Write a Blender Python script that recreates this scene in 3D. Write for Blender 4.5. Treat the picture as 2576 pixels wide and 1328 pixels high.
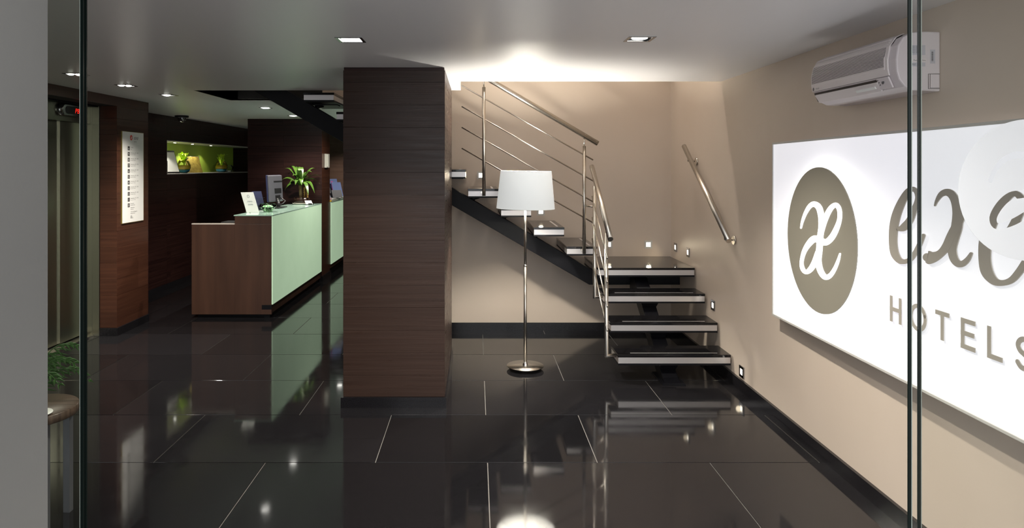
import bpy, math, random
from mathutils import Vector, Matrix
R = random.Random(7)
PI = math.pi
sc = bpy.context.scene
for o in list(bpy.data.objects): bpy.data.objects.remove(o)

# ---------------------------------------------------------------- camera, world, exposure
F, VX, VY, EYE = 1700.0, 1198.0, 418.0, 1.6
cd = bpy.data.cameras.new('camera'); cam = bpy.data.objects.new('camera', cd); sc.collection.objects.link(cam)
cam.location = (0, 0, EYE); cam.rotation_euler = (PI/2, 0, 0)
cd.sensor_width = 36; cd.sensor_fit = 'HORIZONTAL'; cd.lens = F/2576*36
cd.shift_x = (1288-VX)/2576; cd.shift_y = -(664-VY)/2576; cd.clip_start = .05; cd.clip_end = 100
sc.camera = cam
w = bpy.data.worlds.new('world'); sc.world = w; w.use_nodes = True
w.node_tree.nodes['Background'].inputs[0].default_value = (.95, .97, 1.0, 1)
w.node_tree.nodes['Background'].inputs[1].default_value = 1.9
sc.view_settings.view_transform = 'Standard'; sc.view_settings.look = 'None'
sc.view_settings.gamma = 1; sc.view_settings.use_curve_mapping = False
sc.view_settings.exposure = 0.45
CEIL = 2.257
SPOT = 170.0           # ceiling downlights
LAMP_W = 72.0         # bulb of the floor lamp
UPSTAIR_W = 120.0      # downlights over the upper flight

# ---------------------------------------------------------------- helpers
C = sc.collection.objects
ORG = {}
def P(px, py, Z): return Vector(((px-VX)*Z/F, Z, EYE-(py-VY)*Z/F))

def mat(name, col, rough=.5, metal=0.0, spec=.5, emit=None, es=0.0, bump=None, var=None, coat=0.0, rvar=None, objvar=0.0, alpha=None):
    m = bpy.data.materials.new(name); m.use_nodes = True
    nt = m.node_tree; b = nt.nodes['Principled BSDF']
    b.inputs['Base Color'].default_value = (*col, 1); b.inputs['Roughness'].default_value = rough
    b.inputs['Metallic'].default_value = metal; b.inputs['Specular IOR Level'].default_value = spec
    b.inputs['Coat Weight'].default_value = coat
    if emit: b.inputs['Emission Color'].default_value = (*emit, 1); b.inputs['Emission Strength'].default_value = es
    if bump or var or rvar or objvar:
        tc = nt.nodes.new('ShaderNodeTexCoord'); src = tc.outputs['Object']
        if objvar:
            oi = nt.nodes.new('ShaderNodeObjectInfo'); ad = nt.nodes.new('ShaderNodeVectorMath'); ad.operation = 'ADD'
            sc_ = nt.nodes.new('ShaderNodeVectorMath'); sc_.operation = 'SCALE'; cx = nt.nodes.new('ShaderNodeCombineXYZ')
            for i in range(3): nt.links.new(oi.outputs['Random'], cx.inputs[i])
            nt.links.new(cx.outputs[0], sc_.inputs[0]); sc_.inputs['Scale'].default_value = 13.0
            nt.links.new(src, ad.inputs[0]); nt.links.new(sc_.outputs[0], ad.inputs[1]); src = ad.outputs[0]
        def noise(scale, detail=4):
            mp = nt.nodes.new('ShaderNodeMapping'); mp.inputs['Scale'].default_value = scale if isinstance(scale, tuple) else (scale,)*3
            n = nt.nodes.new('ShaderNodeTexNoise'); n.inputs['Scale'].default_value = 1; n.inputs['Detail'].default_value = detail
            nt.links.new(src, mp.inputs[0]); nt.links.new(mp.outputs[0], n.inputs['Vector']); return n.outputs[0]
        colsock = None
        if var:   # (scale, colA, colB)
            r = nt.nodes.new('ShaderNodeValToRGB'); r.color_ramp.elements[0].position = .32; r.color_ramp.elements[1].position = .68
            r.color_ramp.elements[0].color = (*var[1], 1); r.color_ramp.elements[1].color = (*var[2], 1)
            nt.links.new(noise(var[0]), r.inputs[0]); colsock = r.outputs[0]
        if objvar:
            mr = nt.nodes.new('ShaderNodeMapRange'); mr.inputs['To Min'].default_value = 1-objvar; mr.inputs['To Max'].default_value = 1+objvar
            nt.links.new(oi.outputs['Random'], mr.inputs['Value'])
            vm = nt.nodes.new('ShaderNodeVectorMath'); vm.operation = 'SCALE'
            if colsock: nt.links.new(colsock, vm.inputs[0])
            else: vm.inputs[0].default_value = col
            nt.links.new(mr.outputs[0], vm.inputs['Scale']); colsock = vm.outputs[0]
        if colsock: nt.links.new(colsock, b.inputs['Base Color'])
        if rvar:  # (scale, lo, hi)
            mr = nt.nodes.new('ShaderNodeMapRange'); mr.inputs['From Min'].default_value = .3; mr.inputs['From Max'].default_value = .7
            mr.inputs['To Min'].default_value = rvar[1]; mr.inputs['To Max'].default_value = rvar[2]
            nt.links.new(noise(rvar[0], 5), mr.inputs['Value']); nt.links.new(mr.outputs[0], b.inputs['Roughness'])
        if bump:  # (scale, strength)
            bp = nt.nodes.new('ShaderNodeBump'); bp.inputs['Strength'].default_value = bump[1]; bp.inputs['Distance'].default_value = .01
            nt.links.new(noise(bump[0]), bp.inputs['Height']); nt.links.new(bp.outputs[0], b.inputs['Normal'])
    return m

def thin_glass(name, tint, refl=1.0):
    m = bpy.data.materials.new(name); m.use_nodes = True; nt = m.node_tree
    nt.nodes.remove(nt.nodes['Principled BSDF'])
    t = nt.nodes.new('ShaderNodeBsdfTransparent'); t.inputs[0].default_value = (*tint, 1)
    g = nt.nodes.new('ShaderNodeBsdfGlossy'); g.inputs['Roughness'].default_value = .02
    fr = nt.nodes.new('ShaderNodeFresnel'); fr.inputs['IOR'].default_value = 1.45
    mu = nt.nodes.new('ShaderNodeMath'); mu.operation = 'MULTIPLY'; mu.inputs[1].default_value = refl
    mx = nt.nodes.new('ShaderNodeMixShader'); nt.links.new(fr.outputs[0], mu.inputs[0]); nt.links.new(mu.outputs[0], mx.inputs[0])
    nt.links.new(t.outputs[0], mx.inputs[1]); nt.links.new(g.outputs[0], mx.inputs[2])
    nt.links.new(mx.outputs[0], nt.nodes['Material Output'].inputs[0]); return m

def frosted(name, col, fac):
    m = bpy.data.materials.new(name); m.use_nodes = True; nt = m.node_tree
    nt.nodes.remove(nt.nodes['Principled BSDF'])
    t = nt.nodes.new('ShaderNodeBsdfTransparent'); d = nt.nodes.new('ShaderNodeBsdfTranslucent'); d.inputs[0].default_value = (*col, 1)
    d2 = nt.nodes.new('ShaderNodeBsdfDiffuse'); d2.inputs[0].default_value = (*col, 1)
    m1 = nt.nodes.new('ShaderNodeMixShader'); m1.inputs[0].default_value = .5
    nt.links.new(d.outputs[0], m1.inputs[1]); nt.links.new(d2.outputs[0], m1.inputs[2])
    mx = nt.nodes.new('ShaderNodeMixShader'); mx.inputs[0].default_value = fac
    nt.links.new(t.outputs[0], mx.inputs[1]); nt.links.new(m1.outputs[0], mx.inputs[2])
    nt.links.new(mx.outputs[0], nt.nodes['Material Output'].inputs[0]); return m

M = {}
M['beige'] = mat('beige wall paint', (.56, .475, .395), .42, spec=.35, bump=((9, 9, 9), .06), var=((1.5,)*3, (.545, .46, .38), (.575, .49, .41)))
M['ceiling'] = mat('satin ceiling paint', (.82, .82, .84), .33, spec=.55, bump=((2.5, 14, 5), .05))
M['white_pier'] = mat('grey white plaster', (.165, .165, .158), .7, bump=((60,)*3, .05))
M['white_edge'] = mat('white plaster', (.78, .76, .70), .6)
M['granite'] = mat('black granite', (.007, .0065, .0075), .1, spec=.34, rvar=((5, 5, 5), .04, .10),
                   var=((330,)*3, (.0028, .0026, .0032), (.014, .0135, .015)), objvar=.25)
M['granite_base'] = mat('black granite skirting', (.008, .0075, .009), .16, spec=.4, var=((250,)*3, (.004, .004, .005), (.014, .013, .015)))
M['grout'] = mat('pale grout', (.18, .17, .155), .8)
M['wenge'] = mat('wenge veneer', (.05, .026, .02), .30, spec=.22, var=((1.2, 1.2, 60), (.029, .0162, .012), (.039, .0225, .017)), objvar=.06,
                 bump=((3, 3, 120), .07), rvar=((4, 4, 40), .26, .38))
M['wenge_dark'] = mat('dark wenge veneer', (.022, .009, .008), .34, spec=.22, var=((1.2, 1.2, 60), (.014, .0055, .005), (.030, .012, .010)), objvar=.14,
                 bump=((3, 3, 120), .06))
M['wenge_back'] = mat('wall core', (.006, .004, .004), .8)
M['red_wood'] = mat('brown block veneer', (.07, .028, .017), .30, spec=.3, var=((1.4, 1.4, 40), (.044, .017, .0105), (.066, .026, .015)), objvar=.10, bump=((3, 3, 90), .05))
M['desk_wood'] = mat('brown desk veneer', (.06, .030, .019), .42, spec=.4, var=((9, 9, .9), (.036, .0155, .009), (.060, .027, .016)), bump=((60, 60, 3), .04))
M['desk_edge'] = mat('pale desk edge', (.45, .40, .36), .4)
M['black_steel'] = mat('black painted steel', (.0035, .0035, .005), .45, spec=.18)
M['void'] = mat('dark stairwell grey', (.03, .03, .028), .8)
M['steel'] = mat('brushed stainless steel', (.62, .58, .52), .27, metal=1, bump=((300, 300, 6), .02))
M['steel_band'] = mat('satin steel band', (.60, .57, .56), .38, metal=.85, bump=((4, 4, 300), .02))
M['lift_steel'] = mat('brushed lift steel', (.34, .34, .27), .28, metal=1)
M['chrome'] = mat('chrome', (.8, .8, .8), .12, metal=1)
M['dark_chrome'] = mat('dark chrome', (.33, .33, .34), .16, metal=1)
M['black_plastic'] = mat('black plastic', (.012, .012, .013), .35)
M['grey_plastic'] = mat('grey plastic', (.085, .085, .10), .4)
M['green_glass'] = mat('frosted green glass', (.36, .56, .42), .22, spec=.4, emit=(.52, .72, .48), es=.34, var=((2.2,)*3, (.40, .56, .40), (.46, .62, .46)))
M['green_top'] = mat('green glass top', (.34, .50, .42), .10, spec=.5)
M['green_wall'] = mat('lime niche paint', (.36, .50, .06), .5)
M['niche_shelf'] = mat('pale niche lining', (.55, .52, .50), .3)
M['paper'] = mat('white paper', (.82, .82, .80), .6)
M['acrylic'] = mat('clear acrylic', (.80, .82, .84), .15)
M['blue_paper'] = mat('blue paper', (.03, .035, .085), .4)
M['ac_white'] = mat('warm white plastic', (.74, .68, .68), .33, spec=.5)
M['ac_side'] = mat('lilac white plastic', (.68, .62, .64), .4)
M['ac_dark'] = mat('shadowed louvre gap', (.05, .04, .035), .6)
M['ink'] = mat('dark ink', (.03, .03, .03), .6)
M['grey_ink'] = mat('grey ink', (.16, .16, .16), .6)
M['sticker'] = mat('grey sticker', (.50, .49, .54), .5)
M['red_ink'] = mat('red ink', (.70, .05, .03), .5)
M['brass_frame'] = mat('gilt edge', (.42, .34, .10), .4, metal=.6)
M['sign_face'] = mat('lit sign face', (.75, .75, .78), .35, emit=(.93, .93, 1.0), es=.44)
M['sign_glow'] = mat('sign led strip', (1, 1, 1), .5, emit=(1, .985, .95), es=7.0)
M['sign_script'] = mat('lit script', (1, 1, 1), .5, emit=(1, 1, 1), es=1.4)
M['sign_metal'] = mat('satin taupe metal', (.26, .245, .20), .45, metal=.15, spec=.4, bump=((3, 120, 120), .015))
M['sign_metal2'] = mat('satin taupe metal letters', (.40, .37, .32), .45, metal=.1, spec=.4)
M['sign_frame'] = mat('pale grey sign frame', (.50, .49, .46), .4)
M['shade'] = mat('white fabric shade', (.85, .85, .83), .7, emit=(.93, .96, .94), es=.36)
M['bulb'] = mat('glowing bulb', (1, 1, 1), .5, emit=(1, .94, .82), es=LAMP_W*22)
M['lens'] = mat('downlight lens', (1, 1, 1), .4, emit=(1, .97, .90), es=9)
M['step_lens'] = mat('step light lens', (1, 1, 1), .4, emit=(1, .92, .76), es=4)
M['led_red'] = mat('red led', (.9, .02, .01), .4, emit=(1, .02, .01), es=1.1)
M['leaf'] = mat('glossy leaf', (.07, .15, .02), .3, var=((14,)*3, (.04, .10, .012), (.10, .20, .03)))
M['leaf_lime'] = mat('lime leaf', (.45, .65, .03), .35)
M['palm_leaf'] = mat('palm leaf', (.07, .16, .045), .35)
M['trunk'] = mat('pale trunk', (.42, .27, .13), .8, bump=((8, 8, 90), .5), var=((10, 10, 60), (.30, .18, .08), (.5, .34, .17)))
M['cane'] = mat('twisted cane', (.50, .28, .07), .5)
M['dark_pot'] = mat('dark glazed pot', (.030, .016, .012), .2)
M['saucer'] = mat('white saucer', (.65, .63, .55), .3)
M['soil'] = mat('soil', (.03, .02, .015), .9)
M['clear_bowl'] = thin_glass('clear bowl glass', (.96, .98, .95), 1.0)
M['amber_water'] = mat('amber water', (.55, .42, .04), .1)
M['blue_gravel'] = mat('blue gravel', (.01, .22, .34), .5)
M['candy'] = mat('green candy', (.22, .62, .22), .4, var=((90,)*3, (.12, .45, .14), (.62, .85, .60)))
M['kraft'] = mat('ochre card', (.26, .19, .03), .6, var=((20,)*3, (.20, .14, .02), (.36, .27, .05)))
M['table_wood'] = mat('zebrano table top', (.07, .045, .033), .3, spec=.4, var=((4, 90, 4), (.035, .021, .015), (.10, .066, .05)))
M['table_steel'] = mat('grey steel leg', (.16, .16, .18), .4, metal=.6)
M['cup'] = mat('white china', (.8, .8, .78), .2)
M['glass_pane'] = thin_glass('entrance glass', (.965, .975, .965), .55)
M['glass_green'] = thin_glass('tinted entrance glass', (.80, .84, .78), .8)
M['glass_edge'] = mat('dark glass edge', (.006, .010, .009), .2, spec=.15)
M['glass_edge_lit'] = mat('pale glass edge', (.26, .29, .26), .3, spec=.2)
M['vinyl'] = frosted('frosted vinyl', (.95, .95, .97), .96)
M['pink'] = mat('pink print', (.65, .06, .40), .5)
M['sky_print'] = mat('blue print', (.16, .25, .60), .5)
M['photo_print'] = mat('colour print', (.25, .42, .5), .4, var=((40,)*3, (.10, .35, .60), (.6, .25, .12)))
M['yellow'] = mat('yellow sweet', (.75, .45, .03), .4)
M['oyster'] = mat('off white plastic', (.50, .50, .44), .45)

class MB:
    def __init__(s): s.v = []; s.f = []; s.sm = []
    def add(s, vs, fs, smooth=False):
        b = len(s.v); s.v += [Vector(v) for v in vs]
        for f in fs: s.f.append(tuple(i+b for i in f)); s.sm.append(smooth)
        return s
    def box(s, x0, x1, y0, y1, z0, z1):
        return s.add([(x0,y0,z0),(x1,y0,z0),(x1,y1,z0),(x0,y1,z0),(x0,y0,z1),(x1,y0,z1),(x1,y1,z1),(x0,y1,z1)],
                     [(0,3,2,1),(4,5,6,7),(0,1,5,4),(1,2,6,5),(2,3,7,6),(3,0,4,7)])
    def tube(s, pts, r, n=12, cap=True):
        pts = [Vector(p) for p in pts]; rs = r if isinstance(r, (list, tuple)) else [r]*len(pts)
        rings = []; up = None
        for i, p in enumerate(pts):
            if i == 0: d = pts[1]-pts[0]
            elif i == len(pts)-1: d = pts[-1]-pts[-2]
            else: d = (pts[i+1]-p).normalized()+(p-pts[i-1]).normalized()
            d.normalize()
            if up is None: up = Vector((0,0,1)) if abs(d.z) < .9 else Vector((1,0,0))
            a = d.cross(up).normalized(); b = a.cross(d).normalized(); up = b
            k = 1.0
            if 0 < i < len(pts)-1:
                c = (pts[i+1]-p).normalized().dot((p-pts[i-1]).normalized()); k = 1/max(.5, math.sqrt(max(.01,(1+c)/2)))
            rings.append([p+(a*math.cos(t)+b*math.sin(t)*(k if 0 < i < len(pts)-1 else 1))*rs[i] for t in [2*PI*j/n for j in range(n)]])
        b0 = len(s.v)
        for rg in rings: s.v += rg
        for i in range(len(rings)-1):
            for j in range(n):
                s.f.append((b0+i*n+j, b0+i*n+(j+1)%n, b0+(i+1)*n+(j+1)%n, b0+(i+1)*n+j)); s.sm.append(True)
        if cap:
            s.f.append(tuple(b0+j for j in range(n))[::-1]); s.sm.append(False)
            s.f.append(tuple(b0+(len(rings)-1)*n+j for j in range(n))); s.sm.append(False)
        return s
    def lathe(s, prof, c, n=32, smooth=True):      # prof [(r, z)]
        b0 = len(s.v)
        for r, z in prof:
            for j in range(n):
                t = 2*PI*j/n; s.v.append(Vector((c[0]+r*math.cos(t), c[1]+r*math.sin(t), c[2]+z)))
        for i in range(len(prof)-1):
            for j in range(n):
                s.f.append((b0+i*n+j, b0+i*n+(j+1)%n, b0+(i+1)*n+(j+1)%n, b0+(i+1)*n+j)); s.sm.append(smooth)
        return s
    def prism(s, poly, off, smooth=False):          # planar polygon of 3D points extruded by vector off
        n = len(poly); poly = [Vector(p) for p in poly]; off = Vector(off)
        vs = poly+[p+off for p in poly]
        fs = [tuple(range(n))[::-1], tuple(range(n, 2*n))]+[(i, (i+1)%n, n+(i+1)%n, n+i) for i in range(n)]
        return s.add(vs, fs, smooth)
    def rbox(s, c, u, v, nrm, su, sv, sn):          # oriented box centred at c
        c = Vector(c); u = Vector(u).normalized()*su/2; v = Vector(v).normalized()*sv/2; w_ = Vector(nrm).normalized()*sn/2
        vs = [c+u*a+v*b+w_*d for d in (-1, 1) for a, b in ((-1,-1),(1,-1),(1,1),(-1,1))]
        return s.add(vs, [(0,3,2,1),(4,5,6,7),(0,1,5,4),(1,2,6,5),(2,3,7,6),(3,0,4,7)])
    def build(s, name, m, parent=None, origin=None, bevel=0, kind=None):
        if parent is not None: org = ORG[parent.name]
        elif origin is not None: org = Vector(origin)
        else: org = Vector((0,0,0))
        me = bpy.data.meshes.new(name); me.from_pydata([v-org for v in s.v], [], s.f); me.update()
        me.polygons.foreach_set('use_smooth', s.sm)
        import bmesh
        bm = bmesh.new(); bm.from_mesh(me); bmesh.ops.recalc_face_normals(bm, faces=bm.faces); bm.to_mesh(me); bm.free()
        me.materials.append(M[m] if isinstance(m, str) else m)
        o = bpy.data.objects.new(name, me); C.link(o)
        if parent is not None: o.parent = parent
        else: o.location = org
        ORG[o.name] = org
        if bevel:
            b = o.modifiers.new('bevel', 'BEVEL'); b.width = bevel; b.segments = 2; b.limit_method = 'ANGLE'; b.angle_limit = .6
        if kind: o['kind'] = kind
        return o

def box(name, m, x0, x1, y0, y1, z0, z1, parent=None, bevel=0, **k):
    return MB().box(x0, x1, y0, y1, z0, z1).build(name, m, parent, bevel=bevel, **k)
def struct(name, mb, m): return mb.build(name, m, kind='structure')
def thing(name, label, cat, loc, group=None):
    o = bpy.data.objects.new(name, None); C.link(o); o.location = loc; o.empty_display_size = .1
    ORG[o.name] = Vector(loc); o['label'] = label; o['category'] = cat
    if group: o['group'] = group
    return o
def tag(o, label, cat, group=None):
    o['label'] = label; o['category'] = cat
    if group: o['group'] = group
    return o
def copy_part(src, parent, off):
    c = src.copy(); C.link(c); c.parent = parent; ORG[c.name] = ORG[src.name]
    return c
def light(name, kind, loc, power, col=(1,1,1), rot=(0,0,0), size=.03, angle=1.9, blend=.6, parent=None):
    ld = bpy.data.lights.new(name, kind); ld.energy = power; ld.color = col
    if kind == 'SPOT': ld.spot_size = angle; ld.spot_blend = blend; ld.shadow_soft_size = size
    elif kind == 'POINT': ld.shadow_soft_size = size
    elif kind == 'AREA': ld.size = size
    o = bpy.data.objects.new(name, ld); C.link(o); o.location = loc; o.rotation_euler = rot
    return o

def text_faces(body, size, mapf, italic=0.0, align='LEFT'):
    """flat glyphs; mapf(x, y) -> 3D point"""
    cu = bpy.data.curves.new('t', 'FONT'); cu.body = body; cu.size = size; cu.shear = italic; cu.align_x = align
    cu.resolution_u = 2; cu.fill_mode = 'FRONT'
    o = bpy.data.objects.new('t', cu); C.link(o)
    dg = bpy.context.evaluated_depsgraph_get(); me = o.evaluated_get(dg).to_mesh()
    vs = [mapf(v.co.x, v.co.y) for v in me.vertices]; fs = [tuple(p.vertices) for p in me.polygons]
    o.evaluated_get(dg).to_mesh_clear(); bpy.data.objects.remove(o); bpy.data.curves.remove(cu)
    return vs, fs

# rectangles minus holes (2D)
def rects(a0, a1, b0, b1, holes):
    xs = sorted({a0, a1, *[max(a0, min(a1, h[k])) for h in holes for k in (0, 1)]})
    ys = sorted({b0, b1, *[max(b0, min(b1, h[k])) for h in holes for k in (2, 3)]})
    out = []
    for i in range(len(xs)-1):
        run = None
        for j in range(len(ys)-1):
            cx, cy = (xs[i]+xs[i+1])/2, (ys[j]+ys[j+1])/2
            ins = any(h[0] < cx < h[1] and h[2] < cy < h[3] for h in holes)
            if ins:
                if run: out.append(run); run = None
            else:
                run = (xs[i], xs[i+1], run[2] if run else ys[j], ys[j+1])
        if run: out.append(run)
    return out

# ================================================================= STRUCTURE
# ---- floor: grout slab and granite tiles
floor = struct('floor', MB().box(-4.3, 2.1, .3, 13.0, -.12, -.004), 'grout')
TW, TD, g = 1.2, .6975, .0022
row0 = 3.651     # depth of a joint
r_ = -4
while row0+r_*TD < 12.7:
    y0 = row0+r_*TD; off = .0614 if r_ % 2 else .655
    k = -4
    while off+k*TW < 1.9:
        x0, x1 = max(off+k*TW, -4.1), min(off+(k+1)*TW, 1.895); k += 1
        if x1-x0 < .02 or y0 < .5: continue
        dz = R.uniform(-.0003, .0003)
        MB().box(x0+g, x1-g, y0+g, min(y0+TD, 12.7)-g, -.01, 0.0+dz).build('floor_tile', 'granite', floor, bevel=.0012)
    r_ += 1

# ---- ceiling with holes for downlights and the stair opening
DL = [  # x, y, half size, kind
    (-.653, 3.512, .060, 'tilt'), (.844, 3.49, .060, 'round'), (-2.86, 4.83, .055, 'twin'), (-2.85, 5.50, .055, 'twin'), (-2.84, 6.24, .055, 'single'),
    (-2.37, 7.60, .052, 'recess'), (-2.38, 8.79, .052, 'recess'), (-2.40, 11.88, .052, 'recess')]
holes = [(x-h, x+h, y-h, y+h) for x, y, h, k in DL]
holes += [(-2.32, 1.96, 5.86, 6.60), (-.133, 1.96, 5.244, 5.86)]
cm = MB()
for a in rects(-4.3, 2.1, 1.35, 13.0, holes): cm.box(a[0], a[1], a[2], a[3], CEIL, CEIL+.28)
struct('ceiling', cm, 'ceiling')

# ---- stair well above the ceiling
WT = 4.9
struct('wall_stairwell_back', MB().box(-2.32, 2.1, 6.588, 6.74, CEIL, WT), 'beige')
struct('wall_stairwell_front', MB().box(-2.45, -.133, 5.72, 5.86, CEIL+.28, WT).box(-.133, 2.1, 5.10, 5.244, CEIL+.28, WT).box(-.27, -.133, 5.244, 5.72, CEIL+.28, WT), 'beige')
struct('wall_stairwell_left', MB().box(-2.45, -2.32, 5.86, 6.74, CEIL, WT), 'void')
struct('wall_stairwell_dark_sheet', MB().box(-2.32, -1.5, 6.575, 6.588, CEIL+.0, CEIL+1.2), 'void')  # dark sheet added over the beige back wall to darken this end
struct('ceiling_stairwell', MB().box(-2.45, 2.1, 5.1, 6.74, WT, WT+.1), 'ceiling')

# ---- right wall, stair back wall
struct('wall_right', MB().box(1.9, 2.1, .3, 6.74, -.02, WT), 'beige')
struct('wall_stair_back', MB().box(-.80, 1.9, 6.588, 6.74, -.02, CEIL), 'beige')
struct('baseboard_right', MB().box(1.882, 1.9, .5, 6.59, 0, .077), 'granite_base')
struct('baseboard_back', MB().box(-.80, 1.882, 6.575, 6.59, 0, .077), 'granite_base')
struct('wall_rear_right', MB().box(-.80, -.65, 6.74, 12.6, -.02, CEIL), 'wenge_back')
struct('wall_rear', MB().box(-4.3, -.65, 12.6, 12.8, -.02, CEIL), 'wenge_back')

# ---- plank cladding helper
def planks(parent, axis, fixed, sgn, a0, a1, z0, z1, m, h=.1497, ln=1.5, hole=None, thick=.012, phase=0.0, zref=None):
    """boards on a wall; axis 'x': wall spans x at y=fixed; axis 'y': wall spans y at x=fixed. sgn: outward direction"""
    z = z0 if zref is None else zref; i = 0; gp = .0006
    while z > z0+1e-6: z -= h
    while z < z1-1e-4:
        za, zb = max(z, z0), min(z+h, z1)
        if zb-za > .01:
            a = a0-((phase+(i % 2)*.5*ln) % ln)
            while a < a1-1e-4:
                aa, ab = max(a, a0), min(a+ln, a1)
                if ab-aa > .02:
                    for q in rects(aa, ab, za, zb, [hole] if hole else []):
                        if q[1]-q[0] < .01 or q[3]-q[2] < .005: continue
                        t0, t1 = sorted((fixed, fixed+sgn*(thick+R.uniform(-.0006, .0006))))
                        if axis == 'x': b = MB().box(q[0]+gp, q[1]-gp, t0, t1, q[2]+gp, q[3]-gp)
                        else: b = MB().box(t0, t1, q[0]+gp, q[1]-gp, q[2]+gp, q[3]-gp)
                        b.build('plank', m, parent, bevel=.0004)
                a += ln
        z += h; i += 1

# ---- central pillar
px0, px1, py0, py1 = -.884, -.209, 4.49, 5.78
pil = struct('wall_pillar', MB().box(px0+.012, px1-.012, py0+.012, py1, 0, CEIL), 'wenge_back')
zr = CEIL-.02-.1497
planks(pil, 'x', py0+.012, -1, px0, px1, .068, CEIL-.02, 'wenge', ln=3.0, zref=.0615)
planks(pil, 'y', px1-.012, 1, py0+.0012, py1, .068, CEIL-.02, 'wenge', ln=.72, zref=.0615, phase=.2)
planks(pil, 'y', px0+.012, -1, py0+.0012, py1, .068, CEIL-.02, 'wenge', ln=.72, zref=.0615, phase=.2)
struct('trim_1', MB().box(px0+.004, px1-.004, py0+.004, py1, CEIL-.02, CEIL), 'wenge_dark')
struct('baseboard_pillar', MB().box(px0-.014, px1+.010, py0-.014, py1, 0, .067), 'granite_base')

# ---- lift block (left, near) and dark left wall with niche
LX = -3.39
lb = struct('wall_lift', MB().box(-4.3, LX-.012, 6.387, 6.98, 0, CEIL).box(-4.3, LX-.012, 1.35, 6.387, 2.168, CEIL).box(-4.3, LX-.012, 1.35, 4.95, 0, 2.168)
            .box(-4.3, -3.80, 4.95, 6.387, 0, 2.168), 'wenge_back')
planks(lb, 'y', LX-.012, 1, 6.3752, 6.98, .075, 2.168, 'red_wood', h=.152, ln=1.3, zref=.075)
planks(lb, 'y', LX-.012, 1, 3.0, 6.98, 2.168, CEIL, 'red_wood', h=.152, ln=4.0, zref=2.168)
planks(lb, 'y', LX-.012, 1, 1.4, 4.95, .075, 2.168, 'red_wood', h=.152, ln=1.3, zref=.075)
planks(lb, 'x', 6.387, -1, -3.55, LX, .075, 2.168, 'red_wood', h=.152, ln=1.3, zref=.075)
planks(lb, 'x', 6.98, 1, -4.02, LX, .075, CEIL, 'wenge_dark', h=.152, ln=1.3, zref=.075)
struct('baseboard_lift', MB().box(-3.55, LX+.012, 6.362, 6.98, 0, .075).box(LX-.01, LX+.012, 1.4, 4.95, 0, .075), 'granite_base')

NY0, NY1, NZ0, NZ1 = 8.784, 12.2, 1.49, 1.941
wl = MB()
for q in rects(6.98, 12.8, 0, CEIL, [(NY0, NY1, NZ0, NZ1)]): wl.box(-4.4, -4.032, q[0], q[1], q[2], q[3])
wl.box(-4.6, -4.4, 6.98, 12.8, 0, CEIL)
wl = struct('wall_left', wl, 'wenge_back')
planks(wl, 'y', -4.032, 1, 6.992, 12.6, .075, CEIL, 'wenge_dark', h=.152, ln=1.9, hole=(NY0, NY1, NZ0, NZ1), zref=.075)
struct('baseboard_left', MB().box(-4.032, -4.008, 6.992, 12.6, 0, .075), 'granite_base')
# niche lining
nl = struct('wall_niche', MB().box(-4.395, -4.385, NY0+.002, NY1-.002, NZ0+.013, NZ1-.013), 'green_wall')
MB().box(-4.395, -4.020, NY0+.001, NY1-.001, NZ0+.001, NZ0+.012).build('niche_shelf', 'niche_shelf', nl)
MB().box(-4.395, -4.022, NY0+.001, NY1-.001, NZ1-.012, NZ1-.001).build('niche_soffit', 'niche_shelf', nl)
MB().box(-4.385, -4.022, NY0+.001, NY0+.010, NZ0+.012, NZ1-.012).build('niche_side', 'niche_shelf', nl)
MB().box(-4.385, -4.022, NY1-.010, NY1-.001, NZ0+.012, NZ1-.012).build('niche_side', 'wenge_dark', nl)

# ---- brown back wall behind the desk, with its end face
bw = struct('wall_back', MB().box(-3.176, -2.156, 9.402, 9.888, 0, CEIL), 'wenge_back')
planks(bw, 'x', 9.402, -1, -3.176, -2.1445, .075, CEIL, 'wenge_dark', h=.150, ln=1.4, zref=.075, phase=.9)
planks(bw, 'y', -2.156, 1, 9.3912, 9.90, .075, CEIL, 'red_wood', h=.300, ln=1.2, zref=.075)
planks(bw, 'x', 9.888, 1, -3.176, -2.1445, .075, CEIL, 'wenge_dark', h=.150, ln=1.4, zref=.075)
struct('baseboard_end', MB().box(-2.175, -2.128, 9.376, 9.915, 0, .075), 'granite_base')
rb = struct('wall_office', MB().box(-4.0, -.85, 12.55, 12.6, 0, CEIL), 'wenge_back')
planks(rb, 'x', 12.55, -1, -4.0, -.85, .075, CEIL, 'wenge', h=.150, ln=1.6, zref=.075)

# ---- entrance: white pier, glass
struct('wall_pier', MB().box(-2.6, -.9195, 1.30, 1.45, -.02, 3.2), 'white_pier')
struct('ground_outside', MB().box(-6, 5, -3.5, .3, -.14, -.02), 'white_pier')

# ================================================================= LIFT
dr = thing('lift_door', 'stainless steel lift door with brushed header beside the directory sign', 'door', (-3.65, 5.9, 0))
MB().box(-3.70, -3.68, 5.975+.003, 6.36, .03, 1.998).build('door_leaf', 'lift_steel', dr)
MB().box(-3.715, -3.695, 4.97, 5.975-.001, .03, 1.998).build('door_leaf', 'lift_steel', dr)
MB().box(-3.695, -3.6815, 5.9742, 5.9768, .03, 1.998).build('leaf_edge', 'steel', dr)
MB().box(-3.74, -3.632, 4.97, 6.36, 2.0, 2.155).build('header_panel', 'lift_steel', dr)
MB().box(-3.78, -3.60, 4.97, 6.36, 0.001, .014).build('sill', 'steel', dr)
MB().box(-3.74, -3.615, 6.361, 6.374, .0, 2.165).box(-3.628, -3.552, 6.365, 6.376, 0, 2.165).build('jamb', 'lift_steel', dr, bevel=.002)
MB().box(-3.74, -3.60, 4.955, 4.969, 0, 2.165).build('jamb', 'lift_steel', dr)
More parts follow.
